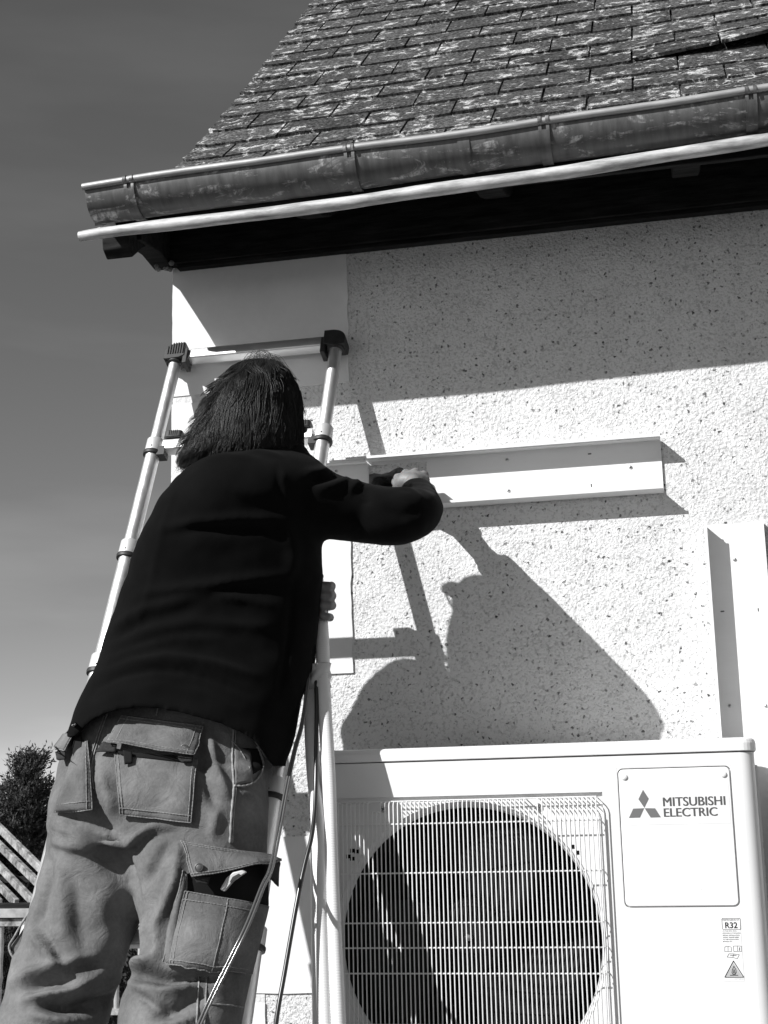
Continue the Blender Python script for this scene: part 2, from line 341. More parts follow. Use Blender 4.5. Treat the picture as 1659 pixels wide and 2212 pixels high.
# roof slates
seg = np.hypot(np.diff(pY), np.diff(pZ)); S = np.concatenate([[0], np.cumsum(seg)])
def sY(s): return np.interp(s, S, pY)
def Ys(y): return np.interp(y, pY, S)
lowY = [-.35, -.235, -.12, 0.0, .10, .207, .314, .432, .547, .668, .774, .871, 1.003, 1.128, 1.229, 1.352, 1.464, 1.572, 1.67, 1.789, 1.893, 2.0, 2.11, 2.22, 2.33, 2.44, 2.55, 2.66, 2.77, 2.88]
W = .266; verts = []; faces = []; tints = []
for r, y0 in enumerate(lowY):
    s0 = Ys(y0); s1 = min(s0 + .30, S[-1]); first = .036 if (r % 2 == 0) else .170
    edges = [-.1] + [first + W * i + random.uniform(-.004, .004) for i in range(14)]
    for i in range(14):
        x0, x1 = edges[i] + .0032 + .0012 * random.random(), edges[i + 1] - .0032 - .0012 * random.random()
        if x1 - x0 < .04: continue
        js = random.uniform(-.006, .006); th = .0105; lift = .013 + random.uniform(0, .003); skew = random.uniform(-.004, .004)
        nu, nv = 7, 4; G = []; B = []
        for b_ in range(nv + 1):
            rowp = []; rowb = []
            for a in range(nu + 1):
                x = x0 + (x1 - x0) * a / nu; s_ = s0 + js + skew * (a / nu - .5) * 2 + (s1 - s0) * (b_ / nv) + .03 * max(x, 0)
                if b_ == 0: s_ += random.uniform(-.0022, .0022)
                if b_ == 0 and i == 0:   # verge slate: rounded off lower corner
                    if a == 0: s_ += .022
                    if a == 1: s_ += .004
                yy = sY(s_); k_ = (rz(yy + .01) - rz(yy - .01)) / .02; nn = np.array([0, -k_, 1]) / math.hypot(1, k_)
                off = lift * (1 - b_ / nv) * 1.0 + .001 * (r % 2)
                if r >= 9 and x > 1.15: off += .036 * min((x - 1.15) / .5, 1.3) ** 1.3 * max(0, 1 - max(yy - .68 - .03 * x, 0) / .42)
                if r == 0: off += .0
                p = np.array([x, yy, rz(yy)]) + nn * off
                rowp.append(p + nn * th); rowb.append(p)
            G.append(rowp); B.append(rowb)
        n0 = len(verts); verts += [tuple(p) for row in G for p in row] + [tuple(p) for row in B for p in row]
        nn_ = (nu + 1) * (nv + 1); t_ = random.random(); idx = lambda b_, a: n0 + b_ * (nu + 1) + a
        fs = [(idx(b_, a), idx(b_, a + 1), idx(b_ + 1, a + 1), idx(b_ + 1, a)) for b_ in range(nv) for a in range(nu)]
        fs += [(idx(0, a + 1), idx(0, a), idx(0, a) + nn_, idx(0, a + 1) + nn_) for a in range(nu)]
        fs += [(idx(b_, 0), idx(b_ + 1, 0), idx(b_ + 1, 0) + nn_, idx(b_, 0) + nn_) for b_ in range(nv)]
        fs += [(idx(b_ + 1, nu), idx(b_, nu), idx(b_, nu) + nn_, idx(b_ + 1, nu) + nn_) for b_ in range(nv)]
        fs += [(idx(b_ + 1, a) + nn_, idx(b_ + 1, a + 1) + nn_, idx(b_, a + 1) + nn_, idx(b_, a) + nn_) for b_ in range(nv) for a in range(nu)]
        faces += fs; tints += [t_] * len(fs)
me = bpy.data.meshes.new('roof'); me.from_pydata(verts, [], faces); me.update()
at_ = me.attributes.new('tint', 'FLOAT', 'FACE'); at_.data.foreach_set('value', tints)
roof = link('roof', me, M['slate'], house)
def on_roof(x, y):
    d = np.array([(x - 829.5) / F, -(y - 1106) / F, 1.0]) @ R
    for (a, za), (b_, zb_) in zip(prof, prof[1:]):
        k_ = (zb_ - za) / (b_ - a); t = (za + k_ * (C[1] - a) - C[2]) / (d[2] - k_ * d[1]); q = C + t * d
        if a <= q[1] <= b_: return q
for (x, y, r) in zm(1600, 0, 1424, [(400, 18, .020), (385, 68, .014), (462, 55, .013), (285, 75, .019), (160, 180, .016), (190, 175, .017), (375, 372, .017), (350, 376, .012), (487, 418, .012), (497, 475, .011), (300, 60, .012), (30, 340, .007)]) + zm(650, 0, 1200, [(1505, 215, .016), (1530, 195, .014), (1640, 85, .016), (1560, 225, .012)]):
    q = on_roof(x, y); mb = MB()
    for _ in range(46):
        a = random.uniform(0, 6.28); rr = r * math.sqrt(random.random()); mb.sphere((q[0] + 1.25 * rr * math.cos(a), q[1] + rr * .8 * math.sin(a), q[2] + .012 + rr * .6 * math.sin(a) + r * .6 * (1 - (rr / r) ** 2)), random.uniform(.0022, .0042), 5, 4)
    mb.build('moss_tuft', M['moss'], roof)
mb = MB()                                # crumbs of moss and grit along the slate edges
for _ in range(1500):
    r_ = random.randrange(6, 22); x = random.uniform(.35, 1.9); y = sY(Ys(lowY[r_]) + .03 * x); a_ = random.uniform(.0015, .0042) * (1.5 if random.random() < .12 else 1)
    mb.sphere((x, y - random.uniform(-.002, .004), rz(y) + .010 + random.uniform(-.004, .006)), (a_ * 1.6, a_, a_), 5, 3)
o = mb.build('moss_crumbs', M['moss'], roof); o['kind'] = 'stuff'

# gutter
GX0, GX1 = at(186, 430, .435)[0], 3.6
def gz(x): return .0345 * (x + .08) / 1.6       # slight fall
GC_E, GC_Z, GR = .380, 2.9876, .0625
gut = MB(); nseg = 26; xs_ = np.linspace(GX0, GX1, 60)
def gut_ring(x, r, a0=-4, a1=184, n_=nseg):
    return [(x, -(GC_E + r * math.cos(math.radians(t))), GC_Z + gz(x) - r * math.sin(math.radians(t)) + .0015 * math.sin(x * 9)) for t in np.linspace(a0, a1, n_)]
gut.grid([gut_ring(x, GR) for x in xs_]); gut.grid([gut_ring(x, GR - .002) for x in xs_])
for x in (GX0 + .001,):
    rg = gut_ring(x, GR - .001, 0, 180); gut.add([(x - .006 * 0, p[1], p[2]) for p in rg] , [tuple(range(len(rg)))])
    cap_ = [[(x - .010 * math.cos(math.radians(90 * q)), -(GC_E + (GR - .001) * math.sin(math.radians(90 * q)) * math.cos(math.radians(t))), GC_Z + gz(x) - (GR - .001) * math.sin(math.radians(90 * q)) * math.sin(math.radians(t))) for t in np.linspace(0, 180, 20)] for q in (0.02, .3, .55, .75, .9, 1)]
    gut.grid(cap_)
gutter = gut.build('gutter', M['zinc'], house, smooth=.7, fix=False)
bead = [(x, -(GC_E + GR + .004), GC_Z + gz(x) + .004 + .0022 * math.sin(x * 5.1) + .0012 * math.sin(x * 13)) for x in np.linspace(GX0 - .004, GX1, 60)]
mb = MB(); mb.tube(bead, .0085, 14, up=(0, 0, 1)); mb.build('gutter_bead', M['zinc_bead'], gutter, smooth=.7)
for xd in (279, 756, 1181, 1638):
    x = at(xd, 400, GC_E + GR)[0]; wd = .0085
    mb = MB()
    for (a0, a1, xx0, xx1) in ((14, 176, x - .0125, x + .0125), (-10, 16, x - .0125, x - .005), (-10, 16, x + .005, x + .0125)):
        ro = gut_ring(x, GR + .0045, a0, a1, 16); ri = gut_ring(x, GR + .0015, a0, a1, 16)
        A = [[(xx0,) + p[1:] for p in ro], [(xx1,) + p[1:] for p in ro], [(xx1,) + p[1:] for p in ri], [(xx0,) + p[1:] for p in ri], [(xx0,) + p[1:] for p in ro]]
        mb.grid(A)
    for sx in (-.00875, .00875):         # two straps hooked over the bead
        c_ = np.array([x + sx, -(GC_E + GR + .004), GC_Z + gz(x) + .004])
        mb.grid([[c_ + np.array([dx, -.0115 * math.cos(t), .0115 * math.sin(t)]) for t in np.linspace(-.9, math.pi, 10)] for dx in (-.0037, .0037)])
        mb.grid([[c_ + np.array([dx, -.0100 * math.cos(t), .0100 * math.sin(t)]) for t in np.linspace(-.9, math.pi, 10)] for dx in (-.0037, .0037)])
    mb.build('gutter_bracket', M['zinc'], gutter, smooth=.6, fix=False)
mb = MB()                                # soldered sleeve joint
x = at(1019, 300, .4)[0]; mb.grid([gut_ring(xx, GR + .002) for xx in (x - .028, x)]); mb.build('gutter_joint', M['zinc'], gutter, smooth=.7, fix=False)
# light pipe running under the gutter
pl = [(172, 511), (230, 502), (300, 493), (430, 478), (600, 458), (760, 437), (900, 415), (1060, 393), (1220, 372), (1400, 342), (1540, 320), (1659, 301), (1900, 262), (2200, 212)]
pts_ = []
for i in range(len(pl) - 1):
    for t in np.linspace(0, 1, 5)[:-1]:
        x = pl[i][0] + t * (pl[i + 1][0] - pl[i][0]); y = pl[i][1] + t * (pl[i + 1][1] - pl[i][1]); pts_.append(at(x, y, .385))
pr = np.array([.0125 + .0025 * min(1, i / 12) + .0006 * math.sin(i * .8) for i in range(len(pts_))])
mb = MB(); mb.tube(pts_, pr, 16, cap=False); mb.tube([pts_[0] + np.array([.002, 0, 0]), pts_[1]], .009, 12)
mb.build('eaves_pipe', M['pipe_light'], house, smooth=True)
mb = MB(); a = at(192, 505, .385); mb.prism([tuple(a + np.array([-.004, 0, .006])), tuple(a + np.array([.06, .012, .030])), tuple(a + np.array([.07, .012, .002])), tuple(a + np.array([.0, 0, -.008]))], (0, .004, 0)); mb.build('eaves_pipe_flange', M['pipe_light'], house)

# ------------------------------------------------------------------ white cable trunking on the wall
def channel(mb, ax, a0, a1, b0, b1, d, cut=None, t=.0022, lips=(1, 1)):
    """U channel lying on the wall. ax 'x' runs along X (b = height), ax 'z' runs along Z (b = x)"""
    def bx(a_, b_, c_, d_, y0, y1):
        if ax == 'x': mb.box((a_, y0, c_), (b_, y1, d_))
        else: mb.box((c_, y0, a_), (d_, y1, b_))
    w0 = -.0045
    spans = [(a0, a1)] if not cut else [(a0, cut[0]), (cut[1], a1)]
    for s0, s1 in spans: bx(s0, s1, b0 + t, b1 - t, w0 - t, w0)
    if cut:
        bx(cut[0], cut[1], b0 + t, cut[2], w0 - t, w0); bx(cut[0], cut[1], cut[3], b1 - t, w0 - t, w0)
    bx(a0, a1, b0, b0 + t, -d, w0); bx(a0, a1, b1 - t, b1, -d, w0)
    # lips and clip grooves
    bx(a0, a1, b0 + t, b0 + t + .004 * lips[0], -d, -d + t); bx(a0, a1, b1 - t - .004 * lips[1], b1 - t, -d, -d + t)
    bx(a0, a1, b1 - t - .0028, b1 - t, -d + .011, -d + .0135); bx(a0, a1, b1 - t - .0028, b1 - t, -d + .018, -d + .0205)
    bx(a0, a1, b0 + t, b0 + t + .0028, -d + .011, -d + .0135)
def screw(parent, c, r=.0045):
    mb = MB(); mb.lathe(c, (0, -1, 0), [(.0001, .0035), (r * .55, .0033), (r * .9, .002), (r, .0004), (r, -.001)], 18)
    o = mb.build('screw', M['steel'], parent, smooth=.8, fix=False)
    mb = MB(); q = r * .5
    for M_ in (Matrix.Rotation(.5, 4, 'Y'), Matrix.Rotation(.5 + math.pi / 2, 4, 'Y')):
        mb.box((-q, -.0037, -r * .13), (q, -.0030, r * .13), Matrix.Translation(Vector(c)) @ M_)
    mb.build('screw_slot', M['ink_black'], o)
def slot(parent, c, w_, h_):
    mb = MB(); n_ = 12; r = min(w_, h_) / 2; pts = []
    for i in range(n_):
        t = 2 * math.pi * i / n_; pts.append((c[0] + math.copysign(max(w_ / 2 - r, 0), math.cos(t)) + r * math.cos(t), c[1], c[2] + math.copysign(max(h_ / 2 - r, 0), math.sin(t)) + r * math.sin(t)))
    mb.prism(pts, (0, -.0004, 0)); mb.build('fixing_slot', M['ink'], parent)
TZ0, TZ1, TD = 2.2405, 2.3735, .060
FY = -.0045 - .0022
t1 = thing('cable_trunking', 'long white open trunking with a square cut out behind the worker\'s hand', 'trunking', 'open white trunking base lengths on the wall')
mb = MB(); channel(mb, 'x', .5252, 1.251, TZ0, TZ1, TD, cut=(.527, .676, 2.262, 2.362)); tr = mb.build('channel', M['pvc'], t1)
ov = MB(); ov.box((.481, -TD, TZ1 - .0022), (.5250, -.02, TZ1 + .0002)); ov.box((.481, -TD - .0005, TZ1 - .0062), (.5250, -TD + .0022, TZ1 - .0024)); ov.build('clip_lug', M['pvc'], t1)
for x, y in ((826, 218), (1330, 249), (832, 345)): (lambda p: screw(t1, (p[0], FY, p[2])))(at(*zm(1200, 1600, 1600, [(x, y)])[0], .007))
for x, y, ww, hh_ in ((1163, 194, .009, .0035), (1170, 323, .0032, .009)): (lambda p: slot(t1, (p[0], FY - .0001, p[2]), ww, hh_))(at(*zm(1200, 1600, 1600, [(x, y)])[0], .007))
t2 = thing('cable_trunking', 'short white trunking length beside the worker\'s head and behind the right ladder stile', 'trunking', 'open white trunking base lengths on the wall')
mb = MB(); channel(mb, 'x', .290, .5245, TZ0 + .0045, TZ1 - .0035, TD - .004); mb.build('channel', M['pvc'], t2)
p = at(*zm(1200, 1600, 1600, [(128, 265)])[0], .007); screw(t2, (p[0], FY, p[2]))
t3 = thing('cable_trunking', 'upright white trunking rising from behind the outdoor unit at the right edge', 'trunking', 'open white trunking base lengths on the wall')
mb = MB(); channel(mb, 'z', .9, 2.155, 1.339, 1.4735, TD); mb.build('channel', M['pvc'], t3)
for x, y in ((427, 560), (383, 1835), (700, 1835)):
    p = at((2700 + x * .4519) / 1.8228, (1950 + y * .4519) / 1.8228, .007); screw(t3, (min(p[0], 1.462), FY, p[2]))
for x, y, ww, hh_ in ((320, 1012, .009, .0035), (632, 998, .0032, .009)):
    p = at((2700 + x * .4519) / 1.8228, (1950 + y * .4519) / 1.8228, .007); slot(t3, (p[0], FY - .0001, p[2]), ww, hh_)

# ------------------------------------------------------------------ outdoor unit
ac = thing('air_conditioner', 'large white outdoor heat pump unit with round fan grille and maker\'s badge', 'air conditioner')
AX0, AX1, AZ0, AZ1, AY = .461, 1.402, .694, 1.638, -.385
FC = (.802, 1.240); GX_0, GX_1, GZ_0, GZ_1 = .528, 1.080, .955, 1.531
def rrect(x0, x1, y0, y1, r, n_=6, corners=(1, 1, 1, 1)):    # plan outline, counter clockwise
    P = []
    for (cx_, cy_, a0, on) in ((x1 - r, y1 - r, 0, corners[0]), (x0 + r, y1 - r, 90, corners[1]), (x0 + r, y0 + r, 180, corners[2]), (x1 - r, y0 + r, 270, corners[3])):
        for i in range(n_ + 1):
            a = math.radians(a0 + 90 * i / n_); P.append((cx_ + r * math.cos(a), cy_ + r * math.sin(a)))
    return P
# front panel: flat sheet with a square opening, panel sides with rounded vertical corners
mb = MB()
rC = .028; rimx = [AX0 + rC, GX_0 - .012, GX_1 + .012, AX1 - rC]; zz = [AZ0, GZ_0 - .012, GZ_1 + .006, 1.6095]
PLx0, PLx1, PLz0, PLz1 = 1.127, 1.3505, 1.308, 1.581
gx = [AX0 + rC, GX_0 - .012, GX_1 + .012, PLx0 - .0035, PLx1 + .0035, AX1 - rC]; gzv = [AZ0, GZ_0 - .012, PLz0 - .0035, GZ_1 + .006, PLz1 + .0035, 1.6095]
for i in range(5):
    for j in range(5):
        if i == 1 and 1 <= j <= 2: continue
        if i == 3 and 2 <= j <= 3: continue
        mb.add([(gx[i], AY, gzv[j]), (gx[i + 1], AY, gzv[j]), (gx[i + 1], AY, gzv[j + 1]), (gx[i], AY, gzv[j + 1])], [(0, 1, 2, 3)])
for sx, xc in ((1, AX1 - rC), (-1, AX0 + rC)):
    arc = [(xc + sx * rC * math.sin(math.radians(a)), AY + rC - rC * math.cos(math.radians(a))) for a in np.linspace(0, 90, 9)] + [(xc + sx * rC, -.30)]
    mb.grid([[(x, y, z) for x, y in arc] for z in (AZ0, 1.6095)])
front = mb.build('front_panel', M['casing'], ac, smooth=.5, fix=False)
mb = MB(); 
mb.box((AX0 + .004, -.30, AZ0), (AX0 + .008, -.06, 1.609)); mb.box((AX1 - .006, -.30, AZ0), (AX1 - .0045, -.06, 1.609)); mb.box((AX0 + .009, -.066, AZ0 + .005), (AX1 - .007, -.06, 1.605)); mb.box((AX0 + .009, -.37, AZ0), (AX1 - .007, -.067, AZ0 + .004)); mb.box((AX1 - .004, -.298, AZ0 + .02), (AX1 + .007, -.075, 1.585)); mb.build('side_panel', M['casing'], ac, bevel=.004)
mb = MB()
for i in range(20): mb.box((AX1 + .0075, -.27 + .002, .75 + i * .035), (AX1 + .0085, -.12, .762 + i * .035))
mb.build('side_vent', M['casing_dark'], ac)
# lid with pressed, rounded edge
mb = MB()
rows_ = []
for ins, z in ((.0, 1.6115), (-.0015, 1.613), (-.0015, 1.628), (.0005, 1.6345), (.005, 1.6380), (.014, 1.6395)):
    rows_.append([(x, y, z) for x, y in rrect(AX0 - .001 + ins, AX1 + .003 - ins, AY - .003 + ins, -.055 - ins, .030 - min(ins, .02), 7)])
nn_ = len(rows_[0])
for a, b_ in zip(rows_, rows_[1:]):
    for i in range(nn_): mb.add([a[i], a[(i + 1) % nn_], b_[(i + 1) % nn_], b_[i]], [(0, 1, 2, 3)])
mb.add(rows_[-1], [tuple(range(nn_))]); mb.add(rows_[0], [tuple(range(nn_))[::-1]])
mb.build('lid', M['casing'], ac, smooth=.9, fix=False)
# recessed panel round the fan opening, square sheet with round hole, then bell mouth
RY = AY + .010; mb = MB(); n_ = 72; rh = .285
sq = []; ci = []
for i in range(n_):
    t = 2 * math.pi * (i + .5) / n_; c_, s_ = math.cos(t), math.sin(t)
    tx = ((GX_1 + .012 if c_ > 0 else GX_0 - .012) - FC[0]) / c_; tz = ((GZ_1 + .006 if s_ > 0 else GZ_0 - .012) - FC[1]) / s_; q = min(tx, tz)
    sq.append((FC[0] + q * c_, RY, FC[1] + q * s_)); rr = min(rh, q - .002); ci.append((FC[0] + rr * c_, RY, FC[1] + rr * s_))
for i in range(n_):
    j = (i + 1) % n_; mb.add([sq[i], ci[i], ci[j], sq[j]], [(0, 1, 2, 3)])
    if abs(sq[i][0] - sq[j][0]) > 1e-6 and abs(sq[i][2] - sq[j][2]) > 1e-6:
        xc_ = max(sq[i][0], sq[j][0]) if sq[i][0] > FC[0] else min(sq[i][0], sq[j][0]); zc_ = max(sq[i][2], sq[j][2]) if sq[i][2] > FC[1] else min(sq[i][2], sq[j][2]); mb.add([sq[i], sq[j], (xc_, RY, zc_)], [(0, 1, 2)])
x0_, x1_, z0_, z1_ = GX_0 - .012, GX_1 + .012, GZ_0 - .012, GZ_1 + .006
for p, q in (((x0_, z0_), (x1_, z0_)), ((x1_, z0_), (x1_, z1_)), ((x1_, z1_), (x0_, z1_)), ((x0_, z1_), (x0_, z0_))): mb.add([(p[0], AY, p[1]), (q[0], AY, q[1]), (q[0], RY, q[1]), (p[0], RY, p[1])], [(0, 1, 2, 3)])
rows_ = [ci]
for r_, dy in ((.283, .004), (.277, .011), (.273, .020), (.272, .026)): rows_.append([(FC[0] + r_ * math.cos(2 * math.pi * (i + .5) / n_), RY + dy, FC[1] + r_ * math.sin(2 * math.pi * (i + .5) / n_)) for i in range(n_)])
for a, b_ in zip(rows_, rows_[1:]):
    for i in range(n_): j = (i + 1) % n_; mb.add([a[i], a[j], b_[j], b_[i]], [(0, 1, 2, 3)])
mb.build('fan_surround', M['casing'], ac, smooth=.7, fix=False)
mb = MB(); mb.lathe((FC[0], RY + .026, FC[1]), (0, 1, 0), [(.272, 0), (.271, .001), (.271, .24)], 64); mb.add([(x, -.09, z) for x, z in ((.5, .95), (1.1, .95), (1.1, 1.54), (.5, 1.54))], [(0, 1, 2, 3)]); mb.build('fan_duct', M['casing_dark'], ac, fix=False)
# finned coil glimpsed behind the fan
mb = MB()
for i in range(46): mb.box((.55 + i * .011, -.098, .97), (.551 + i * .011, -.094, 1.5))
mb.build('coil', M['fan'], ac)
# fan: hub and three swept blades
mb = MB(); hub = (FC[0] - .006, AY + .062, FC[1] + .006)
mb.lathe(hub, (0, -1, 0), [(.0005, .012), (.03, .011), (.062, .006), (.074, -.004), (.078, -.02), (.078, -.075)], 40)
fan = mb.build('fan', M['fan'], ac, smooth=.6, fix=False)
for b3 in range(3):
    mb = MB(); G = []
    for i in range(9):
        r_ = .074 + (.252 - .074) * i / 8; G.append([])
        for j in range(9):
            t = b3 * 2.094 + .35 + (j / 8) * (1.55 - .35 * i / 8) + .55 * (i / 8) ** 1.4
            G[-1].append((hub[0] + r_ * math.cos(t), hub[1] + .008 + .058 * (j / 8) - .012 * math.sin(math.pi * j / 8), hub[2] + r_ * math.sin(t)))
    mb.grid(G); o = mb.build('blade', M['fan'], fan, smooth=True, fix=False); s_ = o.modifiers.new('s', 'SOLIDIFY'); s_.thickness = .003
mb = MB(); mb.lathe((hub[0], hub[1] - .011, hub[2]), (0, -1, 0), [(.0001, .012), (.007, .011), (.009, .006), (.009, 0)], 6); mb.build('fan_nut', M['steel'], fan)
# wire grille
mb = MB(); GY = AY - .027; r_ = .0014
nb = 60; step = (GX_1 - GX_0) / nb
lim_z = [1.481, 1.381, 1.281, 1.2315, 1.181, 1.081, .985]
for i in range(nb + 1):
    x = GX_0 + i * step; top = GZ_1 - .004
    if i in (9, 10, 31 + 14, 46): top -= .020
    mb.tube([(x, RY - .002, top), (x, GY + .007, top - .0005), (x, GY + .002, top - .003), (x, GY, top - .009), (x, GY, 1.2), (x, GY, GZ_0 + .009), (x, GY + .004, GZ_0 + .002), (x, RY - .002, GZ_0)], r_, 6, up=(1, 0, 0))
for z in lim_z:
    mb.tube([(GX_0 - .001, RY - .002, z), (GX_0 - .001, GY + .010, z), (GX_0 + .006, GY + .003, z), (GX_1 - .006, GY + .003, z), (GX_1 + .003, GY + .010, z), (GX_1 + .004, RY - .002, z)], r_ * 1.15, 6, up=(0, 0, 1))
for dy in (.010, .019):
    for xx, s_ in ((GX_1 + .003, 1), (GX_0 - .001, -1)): mb.tube([(xx, GY + dy, GZ_0 + .02), (xx, GY + dy, GZ_1 - .035)], r_, 6)
for z, dy in ((GZ_1 - .003, .018), (GZ_0 + .002, .012)): mb.tube([(GX_0, GY + dy, z), (GX_1, GY + dy, z)], r_, 6)
mb.build('fan_grille', M['pvc'], ac, smooth=.7)
for x, z in ((.628, 1.513), (.958, 1.510), (.628, .972), (.958, .972)):
    screw(ac, (x, RY - .003, z), .0075)
for px, py in zm(2000, 3000, 500 * 1659 / 1072, [(545, 715), (590, 765)]) + zm(1300, 3000, 500, [(292, 1160), (240, 1235), (345, 1170), (290, 1265)]):
    p = at(px, py, -AY - .01); mb = MB(); mb.box((p[0] - .005, RY - .0012, p[2] - .004), (p[0] + .005, RY - .0005, p[2] + .004), ); mb.build('clip_hole', M['casing_dark'], ac)
# access cover
mb = MB(); ol = rrect(PLx0, PLx1, PLz0, PLz1, .010, 6)
rows_ = [[(x, AY + .008, z) for x, z in ol], [(x, AY + .001, z) for x, z in ol], [(x, AY - .0005, z) for x, z in rrect(PLx0 + .0015, PLx1 - .0015, PLz0 + .0015, PLz1 - .0015, .009, 6)]]
nn_ = len(ol)
for a, b_ in zip(rows_, rows_[1:]):
    for i in range(nn_): mb.add([a[i], a[(i + 1) % nn_], b_[(i + 1) % nn_], b_[i]], [(0, 1, 2, 3)])
mb.add(rows_[-1], [tuple(range(nn_))])
cover = mb.build('access_cover', M['casing'], ac, smooth=.6, fix=False)
# groove round the cover: corner fill between rounded outline and the panel
mb = MB(); ol2 = rrect(PLx0 - .0022, PLx1 + .0022, PLz0 - .0022, PLz1 + .0022, .0115, 6)
for i in range(nn_):
    j = (i + 1) % nn_; f_ = lambda p: (PLx1 + .0036 if p[0] > (PLx0 + PLx1) / 2 else PLx0 - .0036, PLz1 + .0036 if p[1] > (PLz0 + PLz1) / 2 else PLz0 - .0036)
    def outp(p):
        x, z = p; X0, X1, Z0, Z1 = PLx0 - .0036, PLx1 + .0036, PLz0 - .0036, PLz1 + .0036
        cxx, czz = (X0 + X1) / 2, (Z0 + Z1) / 2; dx, dz = x - cxx, z - czz; t = min(abs((X1 - cxx) / dx) if dx else 9e9, abs((Z1 - czz) / dz) if dz else 9e9); return (cxx + dx * t, czz + dz * t)
    a, b_ = ol2[i], ol2[j]; oa, ob = outp(a), outp(b_)
    mb.add([(a[0], AY + .0003, a[1]), (b_[0], AY + .0003, b_[1]), (ob[0], AY + .0003, ob[1]), (oa[0], AY + .0003, oa[1])], [(0, 1, 2, 3)])
    mb.add([(a[0], AY + .0003, a[1]), (b_[0], AY + .0003, b_[1]), (b_[0], AY + .009, b_[1]), (a[0], AY + .009, a[1])], [(0, 1, 2, 3)])
mb.add([(x, AY + .0085, z) for x, z in ((PLx0 - .004, PLz0 - .004), (PLx1 + .004, PLz0 - .004), (PLx1 + .004, PLz1 + .004), (PLx0 - .004, PLz1 + .004))], [(0, 1, 2, 3)])
mb.build('cover_groove', M['casing'], ac, fix=False)
for x in (1.1395, 1.3385): 
    mb = MB(); mb.lathe((x, AY - .0006, 1.5655), (0, -1, 0), [(.0001, .0036), (.0035, .0033), (.0058, .002), (.0068, 0)], 20); o = mb.build('screw', M['casing'], cover, smooth=True, fix=False)
def acp(px, py): return at(px, py, -AY)
Z6 = lambda pts: zm(2300, 2850, 724, pts)
mb = MB(); q = [acp(*p) for p in Z6([(385, 560), (1300, 545), (1310, 895), (400, 915)])]; x0_, x1_, z0_, z1_ = q[0][0], q[1][0], q[3][2], q[0][2]
mb.box((x0_, AY - .0009, z0_), (x1_, AY - .0004, z1_)); badge = mb.build('badge', M['casing'], ac)
mb = MB()
for poly in ([(531, 595), (583, 675), (543, 757), (490, 680)], [(443, 765), (541, 761), (503, 845), (405, 848)], [(545, 761), (640, 762), (692, 842), (600, 845)]):
    mb.prism([(acp(*p)[0], AY - .0012, acp(*p)[2]) for p in Z6(poly)], (0, -.0003, 0))
mb.build('badge_mark', M['sign_grey'] if False else mat('badge_grey', .14, .5), badge)
def text(s, x0, x1, zb, h, y, m, parent, name, off=0.0):
    cu = bpy.data.curves.new(name, 'FONT'); cu.body = s; cu.size = 1; cu.offset = off; cu.extrude = .0; cu.resolution_u = 4
    o = bpy.data.objects.new(name, cu); COL.objects.link(o)
    dg = bpy.context.evaluated_depsgraph_get(); dg.update(); me = bpy.data.meshes.new_from_object(o.evaluated_get(dg)); bpy.data.objects.remove(o)
    v = np.array([tuple(a.co) for a in me.vertices]); mn, mx = v.min(0), v.max(0)
    for a in me.vertices:
        x, y_ = a.co.x, a.co.y; a.co = (x0 + (x - mn[0]) / (mx[0] - mn[0]) * (x1 - x0), y, zb + (y_ - mn[1]) / (mx[1] - mn[1]) * h)
    return link(name, me, m, parent)
def textq(s, a, b_, top, m, parent, name, off=0, y=AY - .0013, Zf=Z6):
    A, B, T = [acp(*p) for p in Zf([a, b_, top])]; text(s, A[0], B[0], A[2], T[2] - A[2], y, m, parent, name, off)
for k_, sx in enumerate((0, 3.0, 6.0)):      # three strokes widths make the heavy lettering
    textq('MITSUBISHI', (713 + sx, 745), (1271 + sx, 732), (712, 664), M['ink'], badge, 'badge_text', 0, AY - .0013 - .00006 * k_)
    textq('ELECTRIC', (721 + sx, 840), (1201 + sx, 830), (722, 762), M['ink'], badge, 'badge_text', 0, AY - .0013 - .00006 * k_)
ZS = lambda pts: [((2750 + .2406 * p[0]) / 1.8228, (3500 + .2406 * p[1]) / 1.8228) for p in pts]
q = [acp(*p) for p in ZS([(375, 460), (700, 460), (770, 1510), (410, 1510)])]
mb = MB(); mb.box((min(q[0][0], q[3][0]), AY - .0005, q[3][2]), (q[2][0] - .002, AY - .0002, q[0][2])); sticker = mb.build('sticker', M['sticker'], ac)
def outline(pts, wd, closed=True, Zf=ZS, m=M['ink_black'], nm='sticker_mark', y=AY - .0009):
    P = [acp(*p) for p in Zf(pts)]; mb = MB(); seg_ = list(zip(P, P[1:] + (P[:1] if closed else [])))[:len(P) if closed else len(P) - 1]
    for a, b_ in seg_:
        a = np.array([a[0], a[2]]); b_ = np.array([b_[0], b_[2]]); d_ = (b_ - a); L = np.linalg.norm(d_) + 1e-9; d_ /= L; nn = np.array([-d_[1], d_[0]]) * wd / 2; a = a - d_ * wd * .3; b_ = b_ + d_ * wd * .3
        mb.add([(p[0], y - random.uniform(0, .0001), p[1]) for p in (a - nn, b_ - nn, b_ + nn, a + nn)], [(0, 1, 2, 3)])
    return mb.build(nm, m, sticker)
outline([(395, 480), (670, 480), (682, 495), (690, 650), (680, 665), (405, 665), (392, 650), (382, 495)], .0007)
textq('REFRIGERANT', (398, 520), (668, 520), (398, 493), M['ink'], sticker, 'sticker_text', 0, AY - .0009, ZS)
textq('R32', (440, 645), (642, 645), (440, 545), M['ink_black'], sticker, 'sticker_text', .02, AY - .0009, ZS)
